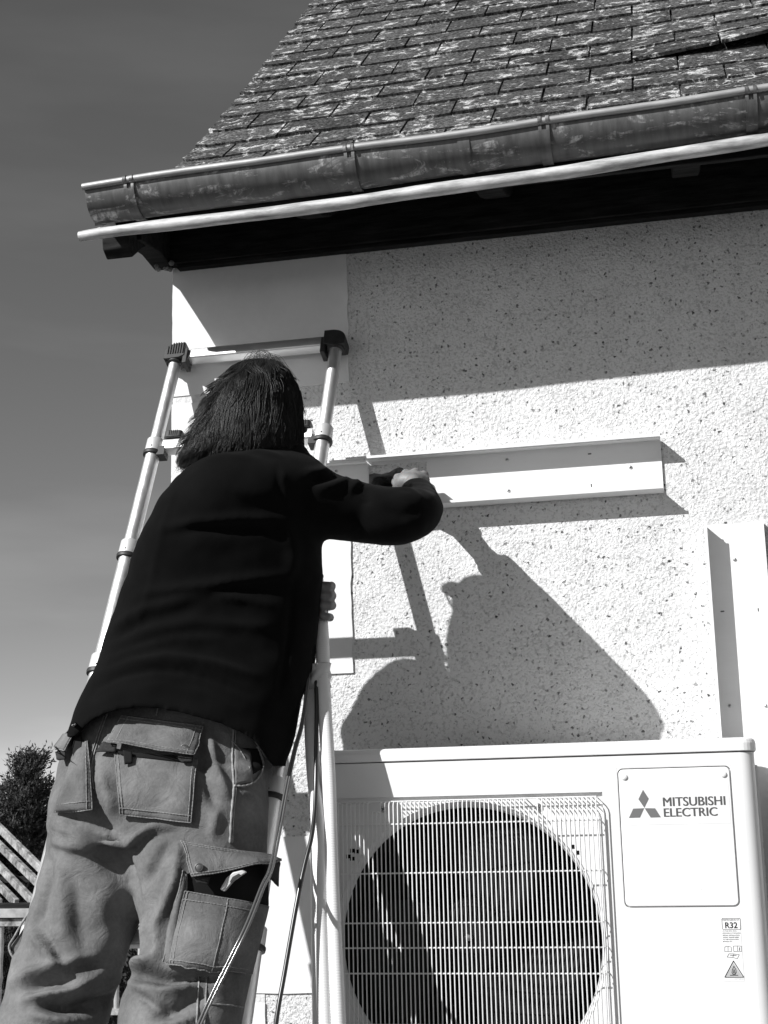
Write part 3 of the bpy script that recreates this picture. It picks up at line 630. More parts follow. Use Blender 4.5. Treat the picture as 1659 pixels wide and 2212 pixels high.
for i, (s_, xe) in enumerate((('AS THE HFCs (R32)', 622), ('REFRIGERANT REQUIRES', 690), ('SPECIAL INSTALLATION', 675), ('WORK. PLEASE REFER', 663), ('TO THE INSTALLATION', 662), ('MANUAL ETC.', 560))):
    textq(s_, (393 + i * 2, 700 + i * 34), (xe, 700 + i * 34), (393, 682 + i * 34), M['ink'], sticker, 'sticker_text', .01, AY - .0009, ZS)
for bk in ([(430, 950), (460, 935), (480, 945), (505, 935), (535, 955), (540, 1025), (430, 1025)], [(572, 935), (635, 932), (700, 935), (703, 1025), (640, 1020), (578, 1025)], [(500, 1060), (580, 1062), (668, 1075), (635, 1142), (560, 1120), (468, 1115)]):
    outline(bk, .0007, m=M['ink'])
outline([(482, 940), (484, 1015)], .0007, False, m=M['ink']); outline([(636, 935), (640, 1018)], .0007, False, m=M['ink']); outline([(670, 960), (671, 1005)], .0013, False, m=M['ink_black']); outline([(520, 1085), (620, 1085)], .0010, False, m=M['ink_black']); outline([(580, 1064), (562, 1116)], .0007, False, m=M['ink'])
outline([(573, 1180), (740, 1443), (433, 1443)], .0016)
mb = MB(); mb.add([(acp(*p)[0], AY - .0007, acp(*p)[2]) for p in ZS([(574, 1215), (715, 1428), (455, 1428)])], [(0, 1, 2)]); mb.build('sticker_mark', M['sign_grey'], sticker)
outline([(580, 1265), (612, 1320), (618, 1370), (600, 1398), (565, 1398), (548, 1370), (556, 1320)], .0012); outline([(520, 1412), (648, 1412)], .0013, False); outline([(582, 1315), (600, 1375), (570, 1375)], .0012)
textq('JG79Y488H01', (590, 1480), (740, 1480), (590, 1468), M['ink'], sticker, 'sticker_text', 0, AY - .0009, ZS)
# wall brackets under the unit
for x in (.62, 1.24):
    mb = MB(); mb.box((x, -.40, .664), (x + .04, 0, .692)); mb.box((x, -.012, .35), (x + .04, -.001, .664)); mb.prism([(x + .015, -.36, .664), (x + .015, -.33, .664), (x + .015, -.012, .42), (x + .015, -.012, .38)], (.01, 0, 0)); mb.build('wall_bracket', M['casing'], ac)

# ------------------------------------------------------------------ telescopic ladder
lad = thing('ladder', 'telescopic aluminium ladder with black caps leaning under the eaves', 'ladder')
def lr(z): return np.array([.457 - (2.685 - z) * .0385, -(.034 + (2.685 - z) * .3975), z])
def ll(z): return np.array([.027 - (2.702 - z) * .0618, -(.030 + (2.702 - z) * .3975), z])
rungz = [2.685, 2.415, 2.135, 1.850, 1.560, 1.270, .975, .68, .385, .10]
dn = lr(1.0) - lr(2.0); dn /= np.linalg.norm(dn)
def frame(a, b_, up):                    # matrix: x along a->b, z along up
    X = (Vector(b_) - Vector(a)).normalized(); U = Vector(up); Z = (U - X * U.dot(X)).normalized(); Y = Z.cross(X)
    return Matrix(((X.x, Y.x, Z.x, a[0]), (X.y, Y.y, Z.y, a[1]), (X.z, Y.z, Z.z, a[2]), (0, 0, 0, 1)))
for side, fn in ((1, lr), (-1, ll)):
    mb = MB(); rad = .0162
    for i in range(len(rungz)):
        z1 = rungz[i] + (.0 if i == 0 else .006); z0 = rungz[i + 1] if i + 1 < len(rungz) else .0
        mb.tube([fn(z1), fn(z0)], rad + .0019 * i, 28)
    mb.build('stile', M['alu'], lad, smooth=.7)
    for i in range(1, len(rungz) - 1):
        z = rungz[i]; c_ = fn(z); dv = fn(z - .1) - fn(z); dv /= np.linalg.norm(dv); r0 = rad + .0019 * i
        mb = MB(); mb.lathe(c_ - dv * .020, dv, [(r0 - .003, 0), (r0 + .0030, 0), (r0 + .0042, .002), (r0 + .0042, .036), (r0 + .002, .038)], 32); col_ = mb.build('collar', M['alu_ring'], lad, smooth=.6, fix=False)
        mb = MB(); mb.lathe(c_ + dv * .0175, dv, [(r0 - .002, 0), (r0 + .0062, 0), (r0 + .0070, .003), (r0 + .0060, .0095), (r0 - .001, .0105)], 32)
        Mx = frame(c_, fn(z) + np.array([-side * .3, 0, 0]), -dv)
        mb.box((.014, -.016, -.034), (.034, .014, -.008), Mx); mb.box((.012, -.015, -.022), (.026, .012, -.018), Mx)
        mb.build('collar_ring', M['rubber'], col_, smooth=.6, fix=False)
        mb = MB(); p = c_ + dv * .0 + np.array([-.004 * side * 0, -(r0 + .0043), 0]) ; mb.sphere(tuple(p), .0028, 10, 6); mb.build('rivet', M['rubber'], col_, smooth=True)
    # top cap
    c_ = fn(rungz[0]); dv = fn(2.5) - fn(2.6); dv /= np.linalg.norm(dv); Mx = frame(c_, c_ + np.array([-side * .3, 0, 0]), -dv)
    mb = MB(); poly = []
    for t in np.linspace(math.pi / 2, math.pi * 1.02, 8): poly.append((.002 + .026 * math.cos(t), 0, .006 + .020 * math.sin(t)))
    outl = [(.030, .026), (.006, .026)] + [(.004 + .031 * math.cos(t), -.002 + .027 * math.sin(t)) for t in np.linspace(math.pi / 2 + .2, math.pi + .1, 8)] + [(-.026, -.022), (-.018, -.024), (.016, -.022), (.030, -.016)]
    mb.prism([tuple(Mx @ Vector((x, -.026, z))) for x, z in outl], tuple((Mx.to_3x3() @ Vector((0, .048, 0)))))
    mb.lathe(c_ + dv * .018, dv, [(.015, 0), (.0235, .0), (.0245, .004), (.0235, .009), (.015, .010)], 30)
    for q in range(7): mb.box((.027 - q * .0068, -.0285, -.010), (.0235 - q * .0068, -.0255, .0265 - (.004 * max(q - 4, 0) ** 1.3)), Mx)
    mb.box((.026, -.024, -.040), (.038, .018, .008), Mx)
    mb.build('end_cap', M['rubber'], lad, bevel=.0015, fix=True)
for i, z in enumerate(rungz[:-1]):
    a, b_ = ll(z), lr(z); dv = lr(z - .1) - lr(z); dv /= np.linalg.norm(dv); Mx = frame(a, b_, -dv); L = np.linalg.norm(b_ - a)
    mb = MB(); outl = rrect(-.016, .017, -.018, .013, .005, 4)
    mb.prism([tuple(Mx @ Vector((.026, y, zz_))) for y, zz_ in outl], tuple(Mx.to_3x3() @ Vector((L - .052, 0, 0)))); mb.build('rung', M['alu'], lad, smooth=.5)
    if i:
        for x0_, x1_ in ((.030, .076), (L - .076, L - .030)):
            mb = MB(); q = rrect(x0_, x1_, -.024, .010, .008, 5)
            mb.prism([tuple(Mx @ Vector((x, y, .0135))) for x, y in q], tuple(Mx.to_3x3() @ Vector((0, 0, .018))))
            for rib in range(5): mb.box((x0_ + .012 + rib * .005, -.0255, .0165), (x0_ + .0145 + rib * .005, -.023, .0325), Mx)
            mb.build('thumb_latch', M['rubber'], lad, bevel=.0015)

# ------------------------------------------------------------------ the worker
def voxel(mb, size, smooth=4, fac=.5, thick=0):
    me = bpy.data.meshes.new('tmp'); me.from_pydata(mb.v, [], mb.f); o = bpy.data.objects.new('tmp', me); COL.objects.link(o)
    bm = bmesh.new(); bm.from_mesh(me); bmesh.ops.recalc_face_normals(bm, faces=bm.faces); bm.to_mesh(me); bm.free()
    r = o.modifiers.new('r', 'REMESH'); r.mode = 'VOXEL'; r.voxel_size = size; r.adaptivity = 0
    s = o.modifiers.new('s', 'SMOOTH'); s.iterations = smooth; s.factor = fac
    dg = bpy.context.evaluated_depsgraph_get(); dg.update(); out_ = bpy.data.meshes.new_from_object(o.evaluated_get(dg)); bpy.data.objects.remove(o)
    return out_
def vget(me):
    a = np.empty(len(me.vertices) * 3, np.float32); me.vertices.foreach_get('co', a); return a.reshape(-1, 3).astype(float)
def vset(me, V): me.vertices.foreach_set('co', V.astype(np.float32).ravel()); me.update()
def vnor(me):
    a = np.empty(len(me.vertices) * 3, np.float32); me.vertices.foreach_get('normal', a); return a.reshape(-1, 3).astype(float)
def loft(mb, rows, n=36, p=2.3, cap=True):
    """rows: (y, xl, xr, e centre, thickness): silhouettes in survey grid, section lies in the view-aligned horizontal plane"""
    vs = []
    for (y, xl, xr, e, th) in rows:
        A, B = at(xl, y, e), at(xr, y, e); c_ = (A + B) / 2; u = (B - A) / 2
        d_ = c_ - C; d_[2] = 0; d_ /= np.linalg.norm(d_); s_ = np.array([-d_[1], d_[0], 0]); s_ = s_ if s_ @ u > 0 else -s_
        hw = np.linalg.norm(u) * .995
        for t in np.linspace(0, 2 * np.pi, n, endpoint=False):
            ct, st = math.cos(t), math.sin(t); a = abs(ct) ** (2 / p) * np.sign(ct); b2 = abs(st) ** (2 / p) * np.sign(st)
            vs.append(c_ + s_ * hw * a + d_ * th / 2 * b2)
    m_ = len(rows)
    fs = [(i * n + j, i * n + (j + 1) % n, (i + 1) * n + (j + 1) % n, (i + 1) * n + j) for i in range(m_ - 1) for j in range(n)]
    if cap: fs += [tuple(range(n))[::-1], tuple(range((m_ - 1) * n, m_ * n))]
    mb.add(vs, fs)
def dense(rows, k=3):
    rows = np.array(rows, float); t = np.arange(len(rows)); T = np.linspace(0, len(rows) - 1, (len(rows) - 1) * k + 1)
    out_ = []
    for q in T:
        i = int(min(q, len(rows) - 2)); f = q - i; p0 = rows[max(i - 1, 0)]; p1 = rows[i]; p2 = rows[i + 1]; p3 = rows[min(i + 2, len(rows) - 1)]
        out_.append(.5 * ((2 * p1) + (-p0 + p2) * f + (2 * p0 - 5 * p1 + 4 * p2 - p3) * f * f + (-p0 + 3 * p1 - 3 * p2 + p3) * f ** 3))
    return out_
def folds(me, FL, noise_amp=0, nscale=6, seed=0, gate=.05):
    V = vget(me); N = vnor(me); P = proj(V); vd = C - V; vd /= np.linalg.norm(vd, axis=1)[:, None]
    face = np.clip(((N * vd).sum(1) - gate) / .25, 0, 1); D = np.zeros(len(V))
    for pts, wd, amp in FL:
        pts = np.array(pts, float); best = np.full(len(V), 1e9); tt = np.zeros(len(V)); L = np.concatenate([[0], np.cumsum(np.linalg.norm(np.diff(pts, axis=0), axis=1))])
        for i in range(len(pts) - 1):
            a, b_ = pts[i], pts[i + 1]; ab = b_ - a; u = np.clip(((P - a) @ ab) / (ab @ ab), 0, 1); q = np.linalg.norm(P - (a + u[:, None] * ab), axis=1)
            w_ = q < best; best[w_] = q[w_]; tt[w_] = (L[i] + u * np.linalg.norm(ab))[w_]
        endf = np.clip(tt / (.25 * L[-1]), 0, 1) * np.clip((L[-1] - tt) / (.25 * L[-1]), 0, 1); endf = .15 + .85 * endf ** .6
        D += amp * np.exp(-(best / wd) ** 2) * endf
    V = V + N * (D * face)[:, None]
    if noise_amp:
        from mathutils import noise as mn
        dd = np.array([mn.fractal(Vector((float(v[0]) * nscale + seed, float(v[1]) * nscale, float(v[2]) * nscale * 1.6)), 1.0, 2.0, 3) for v in V])
        V = V + N * (dd * noise_amp)[:, None]
    nv = len(V); E = np.empty(len(me.edges) * 2, np.int32); me.edges.foreach_get('vertices', E); E = E.reshape(-1, 2)
    deg = np.bincount(E.ravel(), minlength=nv)[:, None]
    for _ in range(3):
        A_ = np.zeros_like(V)
        for k_ in range(3): A_[:, k_] = np.bincount(E[:, 0], V[E[:, 1], k_], nv) + np.bincount(E[:, 1], V[E[:, 0], k_], nv)
        V = V * .5 + .5 * A_ / np.maximum(deg, 1)
    vset(me, V)
man = thing('person', 'dark haired person in black sweatshirt and grey cargo trousers working from the ladder', 'person')
def A3(pts): return [at(*p) for p in pts]
# --- body: one continuous skin mesh
bd = MB()
hc = at(563, 893, .49)
bd.sphere(hc, (.078, .098, .108), 28, 20); bd.sphere(hc + np.array([0, .030, -.052]), (.060, .070, .062), 22, 16)     # skull, jaw
fx = hc + np.array([.008, .098, 0]); 
bd.tube([fx + np.array([0, -.010, .028]), fx + np.array([0, .010, -.006]), fx + np.array([0, .022, -.028]), fx + np.array([0, .006, -.036])], [.008, .011, .015, .012], 10)   # nose
bd.sphere(hc + np.array([.004, .088, -.088]), (.026, .020, .020), 12, 8); bd.sphere(fx + np.array([0, -.002, -.058]), (.024, .010, .009), 12, 8)     # chin, mouth
for s_ in (-1, 1): bd.sphere(hc + np.array([s_ * .080, .012, -.010]), (.008, .018, .030), 12, 8); bd.sphere(fx + np.array([s_ * .034, -.020, .022]), (.022, .014, .010), 12, 8)
nk = at(548, 1040, .545)
bd.tube([hc + np.array([0, -.01, -.05]), hc * .5 + nk * .5, nk, nk - np.array([0, 0, .05])], [.060, .058, .066, .085], 20)
chest = at(520, 1180, .52); belly = at(470, 1400, .495); hipc = at(385, 1640, .545)
bd.tube([nk - np.array([0, 0, .03]), chest, belly, hipc], [.075, .09, .085, .085], 24, up=(0, 1, 0), ell=1.15)
rsh, rel, rwr = at(655, 1065, .51), at(874, 1110, .445), at(897, 1064, .15)
lsh, lel, lwr = at(425, 1088, .455), np.array([.160, -.395, 2.00]), at(668, 1318, .385)
bd.tube([nk - np.array([0, 0, .05]), rsh, rsh * .5 + rel * .5 + np.array([0, .0, -.008]), rel], [.055, .045, .036, .034], 16)
bd.tube([rel, rel * .5 + rwr * .5, rwr], [.038, .036, .027], 16)
bd.tube([nk - np.array([0, 0, .05]), lsh, lsh * .5 + lel * .5, lel], [.06, .052, .046, .038], 16)
bd.tube([lel, lel * .5 + lwr * .5, lwr], [.038, .036, .026], 16)
lfoot = np.array([.07, -.905, .72]); rfoot = np.array([.30, -.905, .72])
lkn = at(110, 2150, .68); rkn = at(395, 2150, .68)
lhp, rhp = at(300, 1760, .58), at(455, 1740, .58)
bd.tube([hipc, lhp * .6 + hipc * .4, lhp * .5 + lkn * .5, lkn, lfoot + np.array([0, 0, .1])], [.08, .07, .062, .05, .036], 18)
bd.tube([hipc, rhp * .6 + hipc * .4, rhp * .5 + rkn * .5, rkn, rfoot + np.array([0, 0, .1])], [.08, .07, .062, .05, .036], 18)
for ft in (lfoot, rfoot): bd.tube([ft + np.array([0, -.02, .10]), ft + np.array([0, -.03, .03]), ft + np.array([0, .05, .0]), ft + np.array([0, .14, -.005])], [.036, .038, .036, .024], 14)
# left hand gripping the pipes: four fingers curled round, thumb behind
for i, (yy, r_, dx) in enumerate(((1266, .0098, 0), (1287, .0102, 1), (1308, .0100, 1), (1330, .0088, -3))):
    sl = 4 * (i == 3)
    bd.tube(A3([(687 - (i > 1) * 2, yy - sl, .452), (697, yy, .462), (709 + dx, yy + sl * .6, .458), (716 + dx, yy + sl, .436), (715 + dx, yy + sl, .408), (704, yy + sl, .384), (686, yy + sl, .372)]), [r_ * .86, r_ * .98, r_, r_ * 1.05, r_ * 1.02, r_ * 1.1, r_ * 1.2], 12)
bd.tube(A3([(690, 1330, .378), (686, 1300, .368), (688, 1266, .372)]), [.021, .024, .020], 14, ell=.8)
bd.tube([lwr, at(680, 1315, .375)], [.026, .024], 14)
bd.tube(A3([(676, 1300, .385), (676, 1275, .405), (684, 1252, .428), (694, 1242, .440)]), [.014, .012, .0105, .0088], 12)
# right hand at the opening: back of the hand, knuckles, curled fingers and thumb
hx = rwr; bd.tube([rwr, at(893, 1046, .105), at(888, 1038, .085)], [.027, .032, .028], 16, ell=.75, up=(0, 0, 1))
bd.sphere(at(887, 1040, .100), (.043, .032, .026), 20, 14)
for i, (x0, y0) in enumerate(((857, 1040), (873, 1028), (894, 1025), (916, 1031))):
    r_ = (.0098, .0102, .0100, .0092)[i]
    bd.tube(A3([(x0 + 3, y0 + 6, .105), (x0 - 2 + i, y0 + 1, .075), (x0 + i, y0 + 5, .048), (x0 - 4 + i, y0 + 24, .030), (x0 - 6 + i, y0 + 36, .042)]), [r_ * 1.25, r_ * 1.18, r_, r_ * .95, r_ * .85], 12)
for kx, ky in ((860, 1032), (877, 1023), (897, 1020), (916, 1026)): bd.sphere(at(kx, ky, .092), (.0125, .014, .0115), 10, 8)
bd.tube(A3([(920, 1052, .11), (931, 1056, .085), (934, 1066, .055), (926, 1074, .035)]), [.014, .012, .011, .0088], 12)
bme = voxel(bd, .0034, 2, .5)
body = link('body', bme, M['skin'], man, smooth=True)
mb = MB(); q = at(687, 1324, .459); mb.sphere(q + np.array([-.001, -.004, 0]), (.0055, .0028, .0048), 10, 6); mb.build('fingernail', M['nail'], man, smooth=True)
# --- sweatshirt
sw = MB()
loft(sw, dense([(955, 532, 640.0, 0.51, 0.1), (972, 508, 662.0, 0.518, 0.141), (988, 462, 668.0, 0.525, 0.18), (1008, 425, 690.0, 0.534, 0.215), (1034, 396, 702.0, 0.537, 0.26), (1070, 365, 706.0, 0.54, 0.28), (1130, 331, 696.0, 0.535, 0.28), (1200, 301, 690.0, 0.525, 0.272), (1300, 268, 686.0, 0.51, 0.26), (1400, 238, 680.0, 0.5, 0.288), (1470, 208, 664.0, 0.514, 0.307), (1530, 183, 645.0, 0.53, 0.32), (1580, 163, 632.0, 0.54, 0.329), (1625, 160, 618.0, 0.555, 0.332), (1680, 158, 600.0, 0.57, 0.335)]), 44, 2.35)
sw.tube(dense([at(600, 1045, .52), at(655, 1075, .51), at(715, 1096, .485), (at(785, 1108, .455)), at(838, 1113, .462), at(876, 1111, .44), at(898, 1102, .36), at(903, 1080, .24), at(899, 1060, .165)], 4), np.array(dense([[.083], [.082], [.070], [.064], [.063], [.060], [.052], [.042], [.034]], 4)).ravel(), 26, up=(0, 0, 1), ell=1.22)
sw.tube(dense([at(445, 1085, .49), lsh, lsh * .5 + lel * .5 + np.array([-.004, .012, 0]), lel, lel * .6 + lwr * .4, lwr * .85 + lel * .15], 4), np.array(dense([[.08], [.076], [.068], [.062], [.052], [.036]], 4)).ravel(), 22)
sme = voxel(sw, .0065, 6, .5)
Z5 = lambda *p: zm(250, 1700, 1500, p)
Zs = lambda *p: zm(1150, 1750, 650, p)
FL = [(Z5((430, 425), (560, 390), (760, 375), (1000, 378)), 9, .010), (Z5((440, 450), (600, 425), (900, 430)), 8, -.007), (Z5((300, 720), (400, 695), (600, 668), (980, 622)), 9, .011), (Z5((330, 760), (500, 720), (800, 690)), 9, -.008),
      (Z5((215, 860), (350, 772), (500, 725), (640, 700), (920, 755)), 10, .012), (Z5((200, 940), (380, 870), (560, 832), (900, 850)), 11, .011), (Z5((200, 900), (380, 820), (600, 765)), 9, -.008), (Z5((170, 1000), (330, 950), (480, 905), (700, 900)), 9, .008),
      (Z5((150, 1060), (300, 1010), (450, 985), (650, 1010), (860, 1070)), 11, .011), (Z5((130, 1118), (260, 1060), (400, 1035), (520, 1040), (650, 1075), (820, 1150)), 5, -.008),
      (Z5((480, 270), (440, 400), (400, 560), (375, 690), (340, 800), (300, 950)), 5, .0035),
      (Z5((930, 150), (935, 230), (965, 330), (990, 350)), 4, -.006), (Z5((955, 150), (955, 230), (985, 330)), 4, .004),
      (Z5((1050, 180), (1120, 175), (1150, 160)), 8, .010), (Z5((1100, 250), (1200, 230), (1250, 205)), 9, .012), (Z5((1080, 215), (1150, 205), (1200, 185)), 7, -.009),
      (Zs((560, 480), (600, 440), (640, 400), (690, 390)), 7, .010), (Zs((700, 600), (760, 560), (740, 440)), 8, -.009), (Zs((1050, 400), (1200, 470), (1300, 560)), 5, .006), (Zs((1080, 500), (1200, 530), (1330, 650)), 7, .006), (Zs((900, 640), (1100, 720), (1350, 640)), 12, -.007),
      (Z5((1000, 640), (985, 900), (940, 1150)), 7, -.006), (Z5((960, 380), (1000, 500), (990, 640)), 14, .008), (Z5((560, 140), (700, 110), (860, 125)), 7, .006),
      ([(520, 985), (560, 975), (610, 986)], 6, .006), (Z5((640, 200), (760, 260), (900, 280)), 16, .006), (Z5((90, 1190), (250, 1130), (420, 1105), (620, 1140), (780, 1230)), 12, .004)]
folds(sme, FL, .006, 7, 3)
hem = np.array([(100, 1600), (162, 1588), (180, 1570), (200, 1551), (230, 1538), (262, 1530), (300, 1526), (340, 1528), (385, 1536), (430, 1548), (480, 1563), (520, 1580), (548, 1596), (565, 1618), (578, 1638), (592, 1655), (610, 1640), (640, 1590), (700, 1500)], float)
bm = bmesh.new(); bm.from_mesh(sme); Vc = np.array([v.co[:] for v in bm.verts]); Pp = proj(Vc); ycut = np.interp(Pp[:, 0], hem[:, 0], hem[:, 1]); 
ycut = np.where(Pp[:, 0] > 592, 1655, ycut)
band = (Pp[:, 1] > ycut) & (Pp[:, 0] < 800)
bmesh.ops.delete(bm, geom=[v for v, k_ in zip(bm.verts, band) if k_], context='VERTS')
# pull the cut edge smooth onto the hem line and turn it inwards
for v in bm.verts:
    if v.is_boundary:
        p = proj(np.array(v.co[:])); y_ = np.interp(p[0], hem[:, 0], hem[:, 1]) if p[0] <= 592 else 1655; v.co.z += (p[1] - y_) / 1100.0
bm.to_mesh(sme); bm.free()
sweater = link('sweatshirt', sme, M['sweater'], man, smooth=True)
so_ = sweater.modifiers.new('thickness', 'SOLIDIFY'); so_.thickness = .005; so_.offset = -1
mb = MB(); mb.lathe(rwr + (rel - rwr) * .05, tuple(rwr - rel), [(.030, -.03), (.0335, -.028), (.034, -.004), (.032, .002), (.028, .003)], 28); mb.build('cuff', M['sweater'], sweater, smooth=True, fix=False)
mb = MB()
cr = []
for t in np.linspace(0, 2 * math.pi, 40): cr.append(nk + np.array([.076 * math.cos(t) + .012, .074 * math.sin(t) - .006, .040 + .018 * math.sin(t)]))
mb.tube(cr, .010, 10, up=(0, 0, 1)); mb.build('collar', M['sweater'], sweater, smooth=True)
# --- trousers
tr_ = MB()
loft(tr_, dense([(1480, 250.0, 615.0, 0.51, 0.192), (1540, 196.25, 615.75, 0.52, 0.222), (1600, 166.0, 600.0, 0.53, 0.258), (1650, 150.0, 588.0, 0.547, 0.274), (1700, 134.0, 577.0, 0.563, 0.279), (1750, 124.0, 573.0, 0.575, 0.279), (1790, 126.0, 571.0, 0.582, 0.265), (1830, 140.0, 565.0, 0.591, 0.233)]), 40, 2.3)
loft(tr_, dense([(1660, 160, 330, 0.55, 0.209), (1720, 132, 330, 0.57, 0.237), (1780, 119, 330, 0.58, 0.247), (1850, 101, 322, 0.595, 0.247), (1930, 84, 316, 0.61, 0.237), (1990, 66, 297, 0.625, 0.233), (2060, 48, 272, 0.645, 0.228), (2120, 30, 252, 0.665, 0.228), (2212, 4, 226, 0.695, 0.223), (2330, -30, 190, 0.74, 0.209), (2480, -55, 150, 0.79, 0.19), (2650, -65, 110, 0.84, 0.171)]), 32, 2.15)
loft(tr_, dense([(1660, 330, 578, 0.55, 0.237), (1720, 300, 575, 0.57, 0.257), (1780, 285, 572, 0.58, 0.257), (1850, 283, 572, 0.595, 0.252), (1930, 300, 573, 0.61, 0.247), (1990, 311, 566, 0.625, 0.237), (2050, 313, 553, 0.642, 0.233), (2110, 292, 543, 0.662, 0.228), (2160, 268, 532, 0.678, 0.233), (2212, 262, 517, 0.695, 0.228), (2330, 258, 485, 0.74, 0.218), (2480, 262, 455, 0.79, 0.199), (2650, 275, 430, 0.84, 0.171)]), 32, 2.15)
tme = voxel(tr_, .0060, 9, .5)
Z6b = lambda *p: zm(0, 2700, 1300, p)
TF = [(Z6b((540, 140), (490, 270), (462, 400), (470, 540), (530, 680), (600, 830), (660, 920), (700, 1050), (722, 1180)), 8, -.0085),
      (Z6b((285, 640), (380, 675), (480, 710), (560, 735)), 9, -.010), (Z6b((290, 600), (400, 600), (470, 640)), 12, .008), (Z6b((290, 690), (360, 740), (420, 780), (460, 850)), 10, .005), (Z6b((420, 740), (520, 790), (600, 880)), 14, -.007),
      (Z6b((610, 820), (700, 740), (800, 690)), 7, .007), (Z6b((640, 860), (750, 760), (900, 720)), 8, -.006), (Z6b((860, 760), (800, 880), (740, 1000)), 10, -.007), (Z6b((900, 800), (880, 1000), (800, 1200), (800, 1350), (690, 1430), (660, 1520)), 9, .013),
      (Z6b((720, 1180), (730, 1300), (740, 1400)), 12, .006), (Z6b((690, 1450), (800, 1465), (950, 1470), (1100, 1455)), 11, -.026), (Z6b((680, 1440), (740, 1400), (810, 1390)), 10, .010),
      (Z6b((660, 1500), (750, 1550), (820, 1620)), 7, .012), (Z6b((700, 1490), (820, 1540), (940, 1510), (1020, 1480)), 10, .012), (Z6b((690, 1540), (770, 1600), (860, 1660)), 7, -.012), (Z6b((1040, 1560), (960, 1580), (880, 1640), (760, 1690)), 12, -.012), (Z6b((1000, 1660), (880, 1690), (740, 1700)), 8, .010),
      (Z6b((240, 860), (230, 1000), (190, 1160), (150, 1220)), 8, -.010), (Z6b((160, 1230), (220, 1310), (300, 1430)), 9, .011), (Z6b((200, 1200), (260, 1300), (330, 1420)), 8, -.010), (Z6b((60, 1500), (180, 1440), (330, 1400), (500, 1370)), 11, .013), (Z6b((120, 1530), (260, 1490), (380, 1490)), 10, -.014),
      (Z6b((350, 1420), (430, 1390), (520, 1400)), 9, -.012), (Z6b((90, 1580), (220, 1560), (360, 1530), (520, 1440)), 10, .013), (Z6b((190, 1600), (330, 1620), (480, 1600), (560, 1560)), 13, -.026), (Z6b((140, 1640), (250, 1670), (400, 1690)), 12, .012), (Z6b((30, 1470), (60, 1420), (110, 1330)), 8, .006),
      (Z6b((250, 780), (350, 800), (420, 800)), 10, .005), (Z6b((450, 800), (560, 900), (640, 960)), 22, -.008), (Z6b((480, 1050), (520, 1200), (560, 1340)), 26, .007), (Z6b((300, 900), (310, 1100), (330, 1280)), 16, .006), (Z6b((380, 1000), (400, 1200), (420, 1340)), 14, -.005),
      (Z6b((590, 1420), (560, 1500), (480, 1600)), 8, .008), (Z6b((1050, 240), (1080, 400), (1150, 560)), 9, .009), (Z6b((1010, 280), (1030, 460), (1090, 620)), 9, -.008), (Z6b((1090, 620), (1060, 760)), 10, .006), (Z6b((1200, 520), (1280, 560), (1320, 600)), 8, .006), (Z6b((1310, 600), (1290, 640)), 8, -.006), (Z6b((480, 420), (540, 520), (560, 640)), 14, .006)]
folds(tme, [(a, b, c * 1.8) for a, b, c in TF], .009, 6, 11)
trous = link('trousers', tme, M['trousers'], man, smooth=True)
Vt = vget(tme); bvh = BVHTree.FromPolygons([tuple(v) for v in Vt], [tuple(p.vertices) for p in tme.polygons])
def hit(x, y):
    d = np.array([(x - 829.5) / F, -(y - 1106) / F, 1.0]) @ R; d /= np.linalg.norm(d)
    loc, nor, _, _ = bvh.ray_cast(Vector(C), Vector(d))
    if loc is None: return None
    return np.array(loc), np.array(nor)
def patch(name, quad, m, off=.004, bulge=0, nu=24, nv=18, th=.0035, parent=None, lift=None, wob=.0):
    """cloth patch sewn on the trousers: quad corners TL, TR, BR, BL in survey grid"""
    q = [np.array(p, float) for p in quad]; G = []; last = None
    for j in range(nv + 1):
        row = []; v = j / nv
        for i in range(nu + 1):
            u = i / nu; p = (q[0] * (1 - u) + q[1] * u) * (1 - v) + (q[3] * (1 - u) + q[2] * u) * v
            h_ = hit(*p)
            if h_ is None:
                h_ = (at(p[0], p[1], -last[0][1]), last[1]) if last is not None else (at(p[0], p[1], .72), np.array([0, -1., 0]))
            last = h_; o_ = off + bulge * math.sin(math.pi * u) ** .6 * math.sin(math.pi * v) ** .6 + (lift(u, v) if lift else 0) + wob * math.sin(u * 23 + v * 7) * math.sin(v * 11)
            tocam = C - h_[0]; tocam /= np.linalg.norm(tocam); nn = h_[1] * .5 + tocam * .5; nn /= np.linalg.norm(nn)
            row.append(h_[0] + nn * o_)
        G.append(row)
    G = np.array(G)
    for _ in range(2): G[1:-1, 1:-1] = (G[1:-1, 1:-1] * 2 + G[:-2, 1:-1] + G[2:, 1:-1] + G[1:-1, :-2] + G[1:-1, 2:]) / 6
    mb = MB(); mb.grid(G); o = mb.build(name, m, parent or trous, smooth=True, fix=False); s_ = o.modifiers.new('t', 'SOLIDIFY'); s_.thickness = th; s_.offset = -1
    return G
def seam(pts, r=.0017, off=.002, m=None, G=None, name='seam'):
    pts = dense(pts, 8); P = []
    for p in pts:
        h_ = hit(*p)
        if h_ is not None:
            tc_ = C - h_[0]; tc_ /= np.linalg.norm(tc_); P.append(h_[0] + tc_ * off)
    if len(P) < 3: return
    mb = MB(); rr = [r * (1 + .25 * math.sin(i * 1.9)) for i in range(len(P))]; mb.tube(P, rr, 6); mb.build(name, m or M['seam'], trous, smooth=True)
def edges(G, rows=(), cols=(), r=.0011, off=.0042, dash=True):
    r = .0012
    for a, kind in [(i, 0) for i in rows] + [(j, 1) for j in cols]:
        L = G[a] if kind == 0 else G[:, a]; L = np.array(dense(L, 3)); L = L + (C - L) / np.linalg.norm(C - L, axis=1)[:, None] * off
        mb = MB(); mb.tube(L, [r * (1 + .3 * math.sin(i * 2.1)) for i in range(len(L))], 6); mb.build('stitching', M['thread'], trous, smooth=True)
